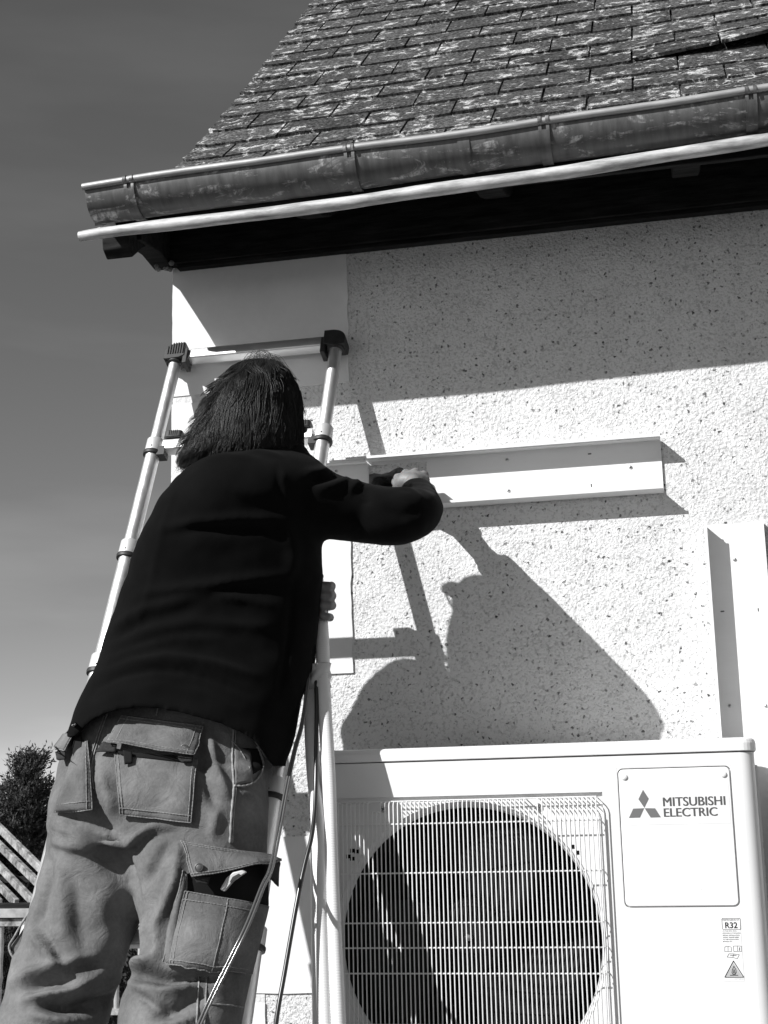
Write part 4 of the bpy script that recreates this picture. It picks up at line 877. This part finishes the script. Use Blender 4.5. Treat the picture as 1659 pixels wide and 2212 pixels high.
# back right pocket with lifted flap, button and tab
G = patch('pocket', [(248, 1628), (424, 1642), (413, 1778), (259, 1760)], M['trousers'], .006, .010); edges(G, rows=(-1, -3), cols=(0, 1, -2, -1))
patch('pocket_shade', [(250, 1626), (414, 1638), (412, 1652), (262, 1634)], M['shade_and_tab'], .0135, parent=trous, nv=4, th=.001)  # dark sheet painted in for shade under the flap
patch('fastener_tab', [(268, 1626), (288, 1630), (288, 1652), (270, 1656)], M['shade_and_tab'], .0195, nu=5, nv=5, th=.002)
patch('fastener_tab', [(229, 1606), (256, 1613), (252, 1630), (217, 1630)], M['velcro'], .016, nu=6, nv=5, th=.003)
patch('fastener_tab', [(380, 1640), (416, 1634), (414, 1656), (392, 1654)], M['velcro'], .022, nu=6, nv=5, th=.003)
G = patch('pocket_flap', [(264, 1548), (439, 1570), (416, 1637), (236, 1609)], M['trousers'], .007, .003, lift=lambda u, v: .022 * v ** 1.3 + .003 * math.sin(u * 9) * v, wob=.0008); edges(G, rows=(0, 2, -1, -3), cols=(0, 2, -1, -3), r=.0012)
def button(x, y, r, off):
    h_ = hit(x, y); 
    if h_ is None: return
    tc_ = C - h_[0]; tc_ /= np.linalg.norm(tc_); c_ = h_[0] + tc_ * off
    mb = MB(); mb.lathe(c_, tuple(tc_ + np.array([-.15, 0, .1])), [(.0001, .004), (r * .5, .0042), (r * .72, .0030), (r * .8, .0044), (r, .0036), (r * 1.02, 0)], 22); mb.build('button', M['ink'], trous, smooth=.9, fix=False)
button(398, 1617, .0088, .028)
# left back pocket on the far edge
G = patch('pocket', [(166, 1618), (190, 1600), (198, 1750), (121, 1753)], M['trousers'], .005, .006, nu=14); edges(G, rows=(-1, -3), cols=(-1, -3))
patch('pocket_shade', [(160, 1596), (180, 1560), (180, 1640), (164, 1662)], M['shade_and_tab'], .010, nu=8, nv=10, th=.001)  # dark sheet standing for shade in the pocket mouth
G = patch('pocket_flap', [(160, 1566), (180, 1553), (152, 1630), (134, 1626)], M['trousers'], .008, .0, nu=8, nv=12, lift=lambda u, v: .020 * v); edges(G, rows=(-1,), cols=(-1, 0))
button(146, 1606, .0075, .024)
patch('fastener_tab', [(134, 1626), (153, 1630), (152, 1646), (136, 1648)], M['velcro'], .022, nu=5, nv=4, th=.004)
# right thigh cargo pocket
G = patch('cargo_pocket', [(399, 1925), (569, 1958), (534, 2102), (370, 2084)], M['trousers'], .014, .014, nu=26); edges(G, rows=(0, 2, -1, -2), cols=(0, 1, 14))
G = patch('pocket_gusset', [(392, 1880), (401, 1890), (374, 2086), (352, 2079)], M['trousers'], .011, .007, nu=6, nv=22); edges(G, rows=(-1,), cols=(0, -1))
patch('pocket_shade', [(402, 1888), (574, 1862), (575, 1962), (401, 1930)], M['shade_and_tab'], .007, nu=16, nv=10, th=.001)  # dark sheet stands in for the shaded inside of the open pocket
G = patch('pocket_flap', [(390, 1820), (574, 1850), (577, 1864), (415, 1896)], M['trousers'], .014, .0, nu=28, nv=14, lift=lambda u, v: .012 * v + .018 * v * u + .007 * math.sin(u * 8.5 + .5) * (1 - u) * v); edges(G, rows=(0, 1, -1, -2), cols=(0, 1, -1), r=.0013)
button(430, 1874, .0085, .036)
patch('fastener_tab', [(418, 1893), (452, 1896), (448, 1912), (424, 1908)], M['velcro'], .026, nu=6, nv=4, th=.003)
patch('fastener_tab', [(560, 1862), (579, 1862), (577, 1912), (563, 1898)], M['velcro'], .034, nu=5, nv=6, th=.003)
# front pocket mouth, side seam, yoke and centre seams
patch('pocket_shade', [(508, 1616), (556, 1618), (566, 1660), (509, 1696)], M['shade_and_tab'], .003, nu=12, nv=12, th=.001)  # dark sheet painted as the shaded recess of the pocket mouth
patch('pocket_bag', [(506, 1610), (540, 1625), (545, 1690), (507, 1697)], M['trousers'], .0045, nu=10, nv=12, th=.001)
seam([(506, 1697), (528, 1698), (548, 1690), (562, 1674), (569, 1652), (564, 1630), (556, 1612)], .0022, .006)
seam([(505, 1571), (502, 1640), (505, 1700), (500, 1760), (497, 1822)], .0026, .003); seam([(510, 1571), (507, 1640), (510, 1700), (505, 1760), (502, 1822)], .0014, .003)
seam([(232, 1540), (212, 1600), (198, 1653), (202, 1705)], .0014, .001); seam([(226, 1542), (206, 1602), (192, 1655), (197, 1700)], .0012, .001)
seam([(341, 1530), (338, 1545)], .0015, .001); seam([(500, 1600), (520, 1622), (540, 1660)], .0014, .006)
seam([(430, 2110), (425, 2212)], .002, .002); seam([(447, 2110), (442, 2212)], .0016, .002); seam([(445, 2168), (500, 2172), (535, 2178)], .0016, .002)
# left thigh cargo pocket seen edge on, standing off the leg
mb = MB(); ol = [(110, 1868), (94, 1905), (84, 1945), (62, 1985), (40, 2020), (22, 2042), (30, 2062), (46, 2068), (66, 2046), (86, 2008), (100, 1965), (112, 1920)]
mb.prism([tuple(at(x, y, .675)) for x, y in ol], (0, .03, 0)); o = mb.build('cargo_pocket', M['trousers'], trous, bevel=.004)
mb = MB(); mb.tube(dense([at(x, y, .68) for x, y in ((121, 1838), (108, 1872), (92, 1908), (76, 1950), (50, 1990), (32, 2022), (20, 2044), (27, 2066), (42, 2080))], 5), .0024, 7); mb.build('seam', M['seam'], trous, smooth=True)
mb = MB(); mb.prism([tuple(at(x, y, .684)) for x, y in ((108, 1905), (96, 1928), (86, 1962), (64, 1992), (48, 2014), (44, 2036), (60, 2024), (80, 1995), (96, 1960), (108, 1925))], (0, .002, 0)); mb.build('pocket_shade', M['shade_and_tab'], trous)  # dark sheet in place of the shade inside this pocket
for s_, ft in ((-1, lfoot), (1, rfoot)):
    mb = MB(); mb.tube([ft + np.array([0, -.02, .16]), ft + np.array([0, -.025, .06]), ft + np.array([0, -.03, .02]), ft + np.array([0, .05, .005]), ft + np.array([0, .13, .0]), ft + np.array([0, .165, .0])], [.052, .052, .052, .046, .046, .030], 18, ell=.9); mb.build('boot', M['boot'], man, smooth=True)
# --- hair
hrows = dense([(781, 537.4, 588.4, 0.515, 0.038), (790, 516.3, 603.2, 0.510, 0.095), (806, 497.2, 619.1, 0.510, 0.152), (830, 480.0, 631.2, 0.515, 0.19), (860, 462.7, 639.4, 0.520, 0.21375), (900, 443.3, 643.6, 0.525, 0.22325), (940, 426.8, 644.1, 0.530, 0.22325), (970, 416.0, 642.8, 0.535, 0.21375), (992, 413.0, 638.8, 0.540, 0.19), (1008, 418.6, 594.4, 0.545, 0.1425)], 3)
hm = MB(); loft(hm, hrows, 40, 2.1)
hme = voxel(hm, .005, 3, .5); V = vget(hme)
bm = bmesh.new(); bm.from_mesh(hme)
dl = []
for v in bm.verts:
    rel_ = np.array(v.co[:]) - hc; p = proj(np.array(v.co[:]))
    if rel_[1] > .035 and rel_[2] < .055: dl.append(v)
    elif p[1] > 985 and p[0] > 560: dl.append(v)
bmesh.ops.delete(bm, geom=dl, context='VERTS'); bm.to_mesh(hme); bm.free()
Hn = 60
def hair_pt(t, phi, k_=1.0):
    """t 0..1 top to bottom, phi angle: 0 = right edge, pi/2.. away, -pi/2 towards camera, pi = left edge"""
    f = t * (len(hrows) - 1); i = int(min(f, len(hrows) - 2)); r_ = hrows[i] * (1 - (f - i)) + hrows[i + 1] * (f - i); y, xl, xr, e, th = r_
    A, B = at(xl, y, e), at(xr, y, e); c_ = (A + B) / 2; u = (B - A) / 2; d_ = c_ - C; d_[2] = 0; d_ /= np.linalg.norm(d_)
    s_ = np.array([-d_[1], d_[0], 0]); s_ = s_ if s_ @ u > 0 else -s_; ct, st = math.cos(phi), math.sin(phi); q_ = 2 / 2.1
    return c_ + (s_ * np.linalg.norm(u) * abs(ct) ** q_ * np.sign(ct) + d_ * th / 2 * abs(st) ** q_ * np.sign(st)) * k_
strands = MB()
def strand(P, r0):
    P = np.array(P); n_ = len(P); T = np.gradient(P, axis=0); sv = np.cross(T, [0.3, -1, .2]); sv /= np.linalg.norm(sv, axis=1)[:, None] + 1e-9; wv = np.cross(T, sv); wv /= np.linalg.norm(wv, axis=1)[:, None] + 1e-9
    r = r0 * (1 - .75 * np.linspace(0, 1, n_) ** 2); vs = []
    for i in range(n_): vs += [P[i] + sv[i] * r[i], P[i] - sv[i] * r[i] * .5 + wv[i] * r[i] * .87, P[i] - sv[i] * r[i] * .5 - wv[i] * r[i] * .87]
    strands.add(vs, [(3 * i + a, 3 * i + (a + 1) % 3, 3 * i + 3 + (a + 1) % 3, 3 * i + 3 + a) for i in range(n_ - 1) for a in range(3)])
for lk in range(520):
    ph = -math.pi / 2 + random.uniform(-1.8, 1.8); t0 = random.random() ** 1.5 * .6; full = random.random() < .55
    t1 = (random.uniform(.93, 1.03) if math.cos(ph) < .3 else random.uniform(.80, .98)) if full else min(.95, t0 + random.uniform(.25, .5))
    k0 = random.uniform(.97, 1.035); wa = random.uniform(.05, .20); wf = random.uniform(3, 7); w0 = random.uniform(0, 6.3); dph = random.gauss(-.02, .22); out_ = random.choice((-.03, .0, .01, .03, .05)); curl = random.uniform(0, .008)
    wid = random.uniform(.07, .17)
    for q in range(random.randint(11, 20)):
        a0, b0_ = random.gauss(0, 1), random.gauss(0, 1); P = []; te = t1 * random.uniform(.96, 1.02)
        for i in range(15):
            u = i / 14; t = min(t0 + (te - t0) * u, 1.0); sp = 1 - .75 * u ** 2.2
            p = hair_pt(t, ph + dph * u + wa * math.sin(wf * u + w0) * u ** .5 + wid * a0 * sp, k0 + .010 * b0_ * sp + out_ * u * u + .012 * math.sin(wf * 1.3 * u + w0))
            tip = max(0, te - 1.0) * u; p = p + np.array([math.sin(u * 8 + w0) * curl * u - (.022 * max(0, u - .75) / .25 if math.cos(ph) < -.35 else 0), math.cos(u * 8 + w0) * curl * u, -tip * .5])
            P.append(p)
        strand(P, random.uniform(.0005, .0010))
for s_ in range(260):                    # loose wisps: crown, left edge and right edge
    q = random.random(); r_ = random.uniform(.00035, .0006)
    if q < .45:
        x0 = random.uniform(500, 560); x1 = random.uniform(560, 650); hh_ = random.uniform(8, 42) * (1 - abs((x0 + x1) / 2 - 560) / 120); e = random.uniform(.51, .55)
        P = [at(x0 + (x1 - x0) * u, 806 - 22 * math.sin(math.pi * u) - hh_ * math.sin(math.pi * min(1, u * 1.05)) ** 1.3 + 18 * u, e) for u in np.linspace(0, 1, 12)]
    elif q < .8:
        y0 = random.uniform(800, 930); x0 = np.interp(y0, [800, 860, 930], [500, 460, 428]); ln = random.uniform(50, 110); dx = random.uniform(-28, -2)
        P = [at(x0 + dx * u - (ln * .34) * u + 6 * math.sin(u * 5), y0 + ln * u, .54) for u in np.linspace(0, 1, 10)]
    else:
        y0 = random.uniform(805, 880); x0 = np.interp(y0, [805, 850, 880], [622, 640, 648]); dx = random.uniform(4, 18)
        P = [at(x0 + dx * math.sin(math.pi * u * .7), y0 + random.uniform(35, 40) * u, .53) for u in np.linspace(0, 1, 8)]
    strand(P, r_)
hair = link('hair', hme, M['hair'], man, smooth=True)
strands.build('hair_strands', M['hair'], hair, fix=False, smooth=True)
# spectacles: the hinge and lens edge show past the cheek
mb = MB()
for s_ in (-1, 1):
    c_ = hc + np.array([s_ * .026, .098, .018]); mb.tube([c_ + np.array([.022 * math.cos(t), 0, .016 * math.sin(t)]) for t in np.linspace(0, 2 * math.pi, 24)], .0022, 6)
    mb.tube([c_ + np.array([s_ * .023, 0, .006]), hc + np.array([s_ * .066, .06, .014]), hc + np.array([s_ * .077, .0, .008])], .0026, 6)
mb.tube([hc + np.array([-.008, .101, .022]), hc + np.array([0, .106, .025]), hc + np.array([.008, .101, .022])], .002, 6)
mb.sphere(at(656, 928, .44), (.009, .009, .008), 10, 8)
for s_ in (-1, 1): mb.sphere(hc + np.array([s_ * .030, .100, .018]), (.022, .002, .016), 16, 8)
mb.build('glasses', M['rubber'], man, smooth=True)
# tool in the cargo pocket
tool = thing('utility_knife', 'pale plastic utility knife poking out of the open cargo pocket', 'knife')
h_ = hit(505, 1900); ee = -h_[0][1] + .026
mb = MB(); mb.prism([tuple(at(x, y, ee)) for x, y in ((478, 1921), (492, 1896), (506, 1884), (526, 1879), (535, 1884), (522, 1893), (506, 1904), (488, 1926))], (0, -.010, 0)); mb.build('handle', M['knife'], tool, bevel=.002)
mb = MB(); mb.prism([tuple(at(x, y, ee + .0105)) for x, y in ((497, 1905), (503, 1894), (516, 1887), (520, 1890), (508, 1899), (500, 1908))], (0, -.002, 0)); mb.build('grip', M['rubber'], tool)

# ------------------------------------------------------------------ refrigerant pipe bundle and cables
def uvtube(name, pts, r, parent, rib=.0042, amp=.00055, n=40, m=None, lon=16, sub=None):
    P = np.array(dense([at(*p) for p in pts], 8)); L = np.concatenate([[0], np.cumsum(np.linalg.norm(np.diff(P, axis=0), axis=1))]); K = int(L[-1] / (rib / 3.0)) if rib else int(L[-1] / .02)
    T = np.linspace(0, L[-1], K); Q = np.stack([np.interp(T, L, P[:, i]) for i in range(3)], -1)
    tan = np.gradient(Q, axis=0); tan /= np.linalg.norm(tan, axis=1)[:, None]; u = np.cross(tan, [0, 1, 0]); u /= np.linalg.norm(u, axis=1)[:, None]; b_ = np.cross(tan, u)
    a = np.linspace(0, 2 * np.pi, n, endpoint=False)
    ring = r + (amp * np.cos(2 * np.pi * T / rib)[:, None] if rib else 0) * (.55 + .45 * np.cos(a * lon)[None]) + 0 * a[None]
    ring = ring * (1 + .02 * np.sin(T * 9)[:, None])
    V = Q[:, None, :] + ring[..., None] * (np.cos(a)[None, :, None] * u[:, None, :] + np.sin(a)[None, :, None] * b_[:, None, :]); V = V.reshape(-1, 3)
    i, j = np.meshgrid(np.arange(K - 1), np.arange(n), indexing='ij'); F_ = np.stack([i * n + j, i * n + (j + 1) % n, (i + 1) * n + (j + 1) % n, (i + 1) * n + j], -1).reshape(-1, 4)
    me = bpy.data.meshes.new(name); me.from_pydata(V.tolist(), [], F_.tolist()); me.update(); return link(name, me, m or M['hose'], parent, smooth=True)
M['hose'].node_tree.nodes.clear(); M['hose'] = mat('white_foam_sleeve', .76, .55, spec=.3)
pb = thing('pipe_bundle', 'bundle of two white ribbed insulated pipes taped together beside the worker', 'pipe bundle')
uvtube('insulated_pipe', [(676, 1210, 0.400), (686, 1265, 0.415), (693, 1335, 0.425), (697, 1400, 0.440), (698, 1460, 0.454), (702, 1540, 0.474), (707, 1620, 0.492), (711, 1700, 0.511), (715, 1850, 0.552), (720, 1980, 0.581), (731, 2212, 0.620), (742, 2500, 0.659), (750, 2800, 0.700)], .0145, pb, .0052, .0007)
uvtube('insulated_pipe', [(668, 1440, 0.435), (671, 1490, 0.447), (672, 1561, 0.464), (677, 1660, 0.489), (686, 1760, 0.533), (690, 1865, 0.564), (694, 1979, 0.586), (702, 2212, 0.622), (712, 2500, 0.664), (720, 2800, 0.710)], .0145, pb, .0052, .0007)
cb = MB(); cb.tube(dense([at(*p) for p in ((682, 1440, 0.455), (684, 1523, 0.482), (683, 1620, 0.505), (682, 1690, 0.525), (680, 1751, 0.552), (673, 1808, 0.583), (659, 1865, 0.608), (648, 1915, 0.627), (636, 1979, 0.645), (615, 2100, 0.676), (596, 2212, 0.705), (575, 2400, 0.742))], 8), .0046, 14); cb.build('control_cable', M['cable_black'], pb, smooth=True)
tp = MB(); rows_ = []
for q in range(15):
    v = q / 14; y = 1436 + 52 * v; row = []
    for j in range(40):
        a = 2 * math.pi * j / 40; wx = .0235 + .0012 * math.sin(3 * a + q) + (.002 if q in (0, 14) else 0) * math.sin(7 * a); c_ = at(689 + 1.5 * math.sin(v * 3), y, .452)
        cr_ = .0024 * math.sin(a * 2 + v * 11 + 2.2 * math.cos(a)) * (1 if math.cos(a) < .2 else .3)
        row.append(c_ + np.array([math.cos(a) * (wx + cr_), math.sin(a) * (.0185 + cr_), .0035 * math.cos(a + .6)]))
    rows_.append(row + [row[0]])
tp.grid(rows_); tp.tube([at(683, 1438, .47), at(684, 1432, .475), at(686, 1434, .472)], .0025, 6)
o = tp.build('tape_wrap', M['tape'], pb, smooth=True, fix=False); s_ = o.modifiers.new('s', 'SOLIDIFY'); s_.thickness = .001
tb = thing('flexible_tube', 'thin glossy grey tube hanging diagonally across the worker\'s right thigh', 'tube')
for k_, dx in enumerate((0, 7)):
    cb = MB(); cb.tube(dense([at(x + dx * w_, y + dx * .3, e) for x, y, e, w_ in ((668, 1440, .47, .3), (662, 1486, .49, .4), (651, 1561, .515, .5), (634, 1622, .54, .6), (617, 1700, .57, .7), (597, 1808, .62, .8), (582, 1876, .69, .9), (564, 1915, .755, .9), (532, 1996, .80, .9), (494, 2074, .825, .9), (458, 2146, .845, .9), (428, 2212, .86, .9), (380, 2330, .88, .9))], 8), .0026, 12)
    cb.build('tube', M['tube_clear'], tb, smooth=True)

# ------------------------------------------------------------------ garden behind, at the lower left
def conifer(base, height, spread, nbr, label, seed, lean=(0, 0)):
    rnd = random.Random(seed); t = thing('conifer', label, 'tree', 'conifers behind the garden railing'); b_ = np.array(base)
    tk = MB(); topp = b_ + np.array([lean[0], lean[1], height]); tk.tube([b_, b_ * .5 + topp * .5, topp], [.07, .045, .006], 8); cr_ = MB()
    for i in range(nbr):
        h_ = (i + .5) / nbr; o_ = b_ + (topp - b_) * (.12 + .88 * h_); ln = spread * (1 - h_) ** 1.05 * rnd.uniform(.55, 1.3) + .06; a = rnd.uniform(0, 6.283); up = rnd.uniform(.35, 1.3)
        d_ = np.array([math.cos(a), math.sin(a), up]); d_ /= np.linalg.norm(d_); end = o_ + d_ * ln; mid = o_ + d_ * ln * .5 + np.array([0, 0, -.05 * ln]); tk.tube([o_, mid, end], [.010, .007, .002], 5)
        for k2 in range(int(22 + ln * 85)):
            u = rnd.random() ** .7; p = (o_ * (1 - u) + end * u) + np.array([rnd.gauss(0, .02), rnd.gauss(0, .02), rnd.gauss(0, .02)])
            tw = d_ * 1.3 + np.array([rnd.gauss(0, .4), rnd.gauss(0, .4), rnd.gauss(.5, .3)]); tw /= np.linalg.norm(tw); L = rnd.uniform(.04, .10)
            for k3 in range(7):
                q = p + tw * L * k3 / 7; n3 = tw * .8 + np.array([rnd.gauss(0, .6) for _ in range(3)]); n3 /= np.linalg.norm(n3); l3 = rnd.uniform(.018, .04); sd_ = np.cross(n3, [rnd.random(), rnd.random(), rnd.random()]); sd_ /= np.linalg.norm(sd_) + 1e-9
                cr_.add([q, q + n3 * l3 * .5 + sd_ * .005, q + n3 * l3, q + n3 * l3 * .5 - sd_ * .005], [(0, 1, 2, 3)])
    tk.build('trunk', M['bark'], t, smooth=True); cr_.build('crown', M['leaf'], t, fix=False)
def gp(x, y, Y): p = at(x, y, -Y); return np.array([p[0], p[1], 0.0])
zt = lambda x, y, Y: at(x, y, -Y)[2]
conifer(gp(48, 1660, 4.2), zt(62, 1640, 4.2) - .03, .60, 170, 'dark conifer with the tallest spiky tip, left of the worker\'s hip', 3, (.04, 0))
conifer(gp(108, 1700, 4.6), zt(120, 1672, 4.6) - .22, .42, 120, 'lower dark conifer with ragged top close beside the trousers', 5, (.10, 0))
conifer(gp(-30, 1640, 4.8), zt(-10, 1640, 4.8) - .25, .5, 110, 'dark conifer half cut off by the left edge of the view', 9, (.05, 0))
hd = MB(); rnd = random.Random(4)  # hedge added to put a dark backdrop before the bright ground
for _ in range(26000):
    p = np.array([rnd.uniform(-4.6, -.15), 5.6 + rnd.uniform(-.30, .45), rnd.uniform(0, 1.38 + .08 * math.sin(_))]); n3 = np.array([rnd.gauss(0, 1) for _ in range(3)]); n3 /= np.linalg.norm(n3); s3 = np.cross(n3, [0, 0, 1.]); l = rnd.uniform(.03, .06)
    hd.add([p, p + n3 * l * .5 + s3 * .012, p + n3 * l, p + n3 * l * .5 - s3 * .012], [(0, 1, 2, 3)])
hd.box((-4.6, 5.75, 0), (-.15, 5.95, 1.25))
tag(hd.build('hedge', M['hedge'], fix=False), 'clipped dark hedge added as a backdrop behind the railing', 'hedge')
pg = thing('pergola', 'weathered timber pergola with pale sloping slats, left of the worker\'s leg', 'pergola')
PYb = 3.3
for i, (a, b_) in enumerate((((-60, 1730), (105, 1893)), ((-60, 1768), (105, 1930)), ((-60, 1810), (75, 1951)), ((-60, 1852), (36, 1951)), ((-60, 1895), (0, 1951)))):
    A, B = at(a[0], a[1], -(PYb + .7)), at(b_[0], b_[1], -PYb + .0); Mx = frame(A, B, (0, 0, 1)); L = np.linalg.norm(B - A); mb = MB(); mb.box((0, -.012, -.02), (L, .012, .02), Mx); mb.build('slat', M['wood'], pg, bevel=.003)
A, B = at(-200, 1800, -(PYb + .35)), at(120, 1850, -(PYb + .35)); A[2] = B[2] = at(60, 1880, -(PYb + .35))[2] - .03
mb = MB(); mb.box((A[0], A[1] - .02, A[2] - .03), (B[0], A[1] + .02, A[2])); mb.build('cross_beam', M['eaves'], pg)
z = at(40, 1950, -PYb)[2]; xr_ = at(160, 1950, -PYb)[0]
mb = MB(); mb.box((-4.0, PYb - .03, z - .055), (xr_, PYb + .03, z)); mb.build('beam', M['eaves'], pg, bevel=.004)
for x in (at(-60, 1950, -PYb)[0], at(120, 1950, -PYb)[0]):
    mb = MB(); mb.box((x, PYb - .03, 0), (x + .06, PYb + .03, z - .055)); mb.build('post', M['eaves'], pg, bevel=.004)
rl = thing('railing', 'white painted garden railing seen between and beside the legs', 'railing'); RYb = 2.9
for (yt, yb, mm) in ((1962, 1981, 'white_paint'), (1983, 2000, 'wood'), (2177, 2191, 'wood')):
    z1, z0 = at(100, yt, -RYb)[2], at(100, yb, -RYb)[2]; mb = MB(); mb.box((-3.4, RYb - .02 - (.02 if mm == 'white_paint' else 0), z0), (-.02, RYb + .02, z1)); mb.build('rail', M[mm], rl, bevel=.002)
zt0, zb0 = at(100, 2000, -RYb)[2], at(100, 2177, -RYb)[2]
for x in np.arange(-3.3, -.03, .115):
    mb = MB(); mb.lathe((x, RYb, zb0), (0, 0, 1), [(.012, 0), (.012, .1), (.017, .13), (.013, .16), (.016, .3), (.013, zt0 - zb0 - .05), (.013, zt0 - zb0)], 12); mb.build('baluster', M['white_paint'], rl, smooth=.8, fix=False)
shrub = MB(); rnd = random.Random(8)
for _ in range(5000):
    p = np.array([rnd.uniform(-2.4, -.1), 3.25 + rnd.uniform(-.1, .3), rnd.uniform(0, .55)]); n3 = np.array([rnd.gauss(0, 1) for _ in range(3)]); n3 /= np.linalg.norm(n3); s3 = np.cross(n3, [0, 0, 1.]); l = rnd.uniform(.03, .07)
    shrub.add([p, p + n3 * l * .5 + s3 * .012, p + n3 * l, p + n3 * l * .5 - s3 * .012], [(0, 1, 2, 3)])
o = shrub.build('ground_cover', M['leaf'], fix=False); o['kind'] = 'stuff'; o['label'] = 'low leafy ground cover behind the railing'; o['category'] = 'plants'
bpy.context.view_layer.update()
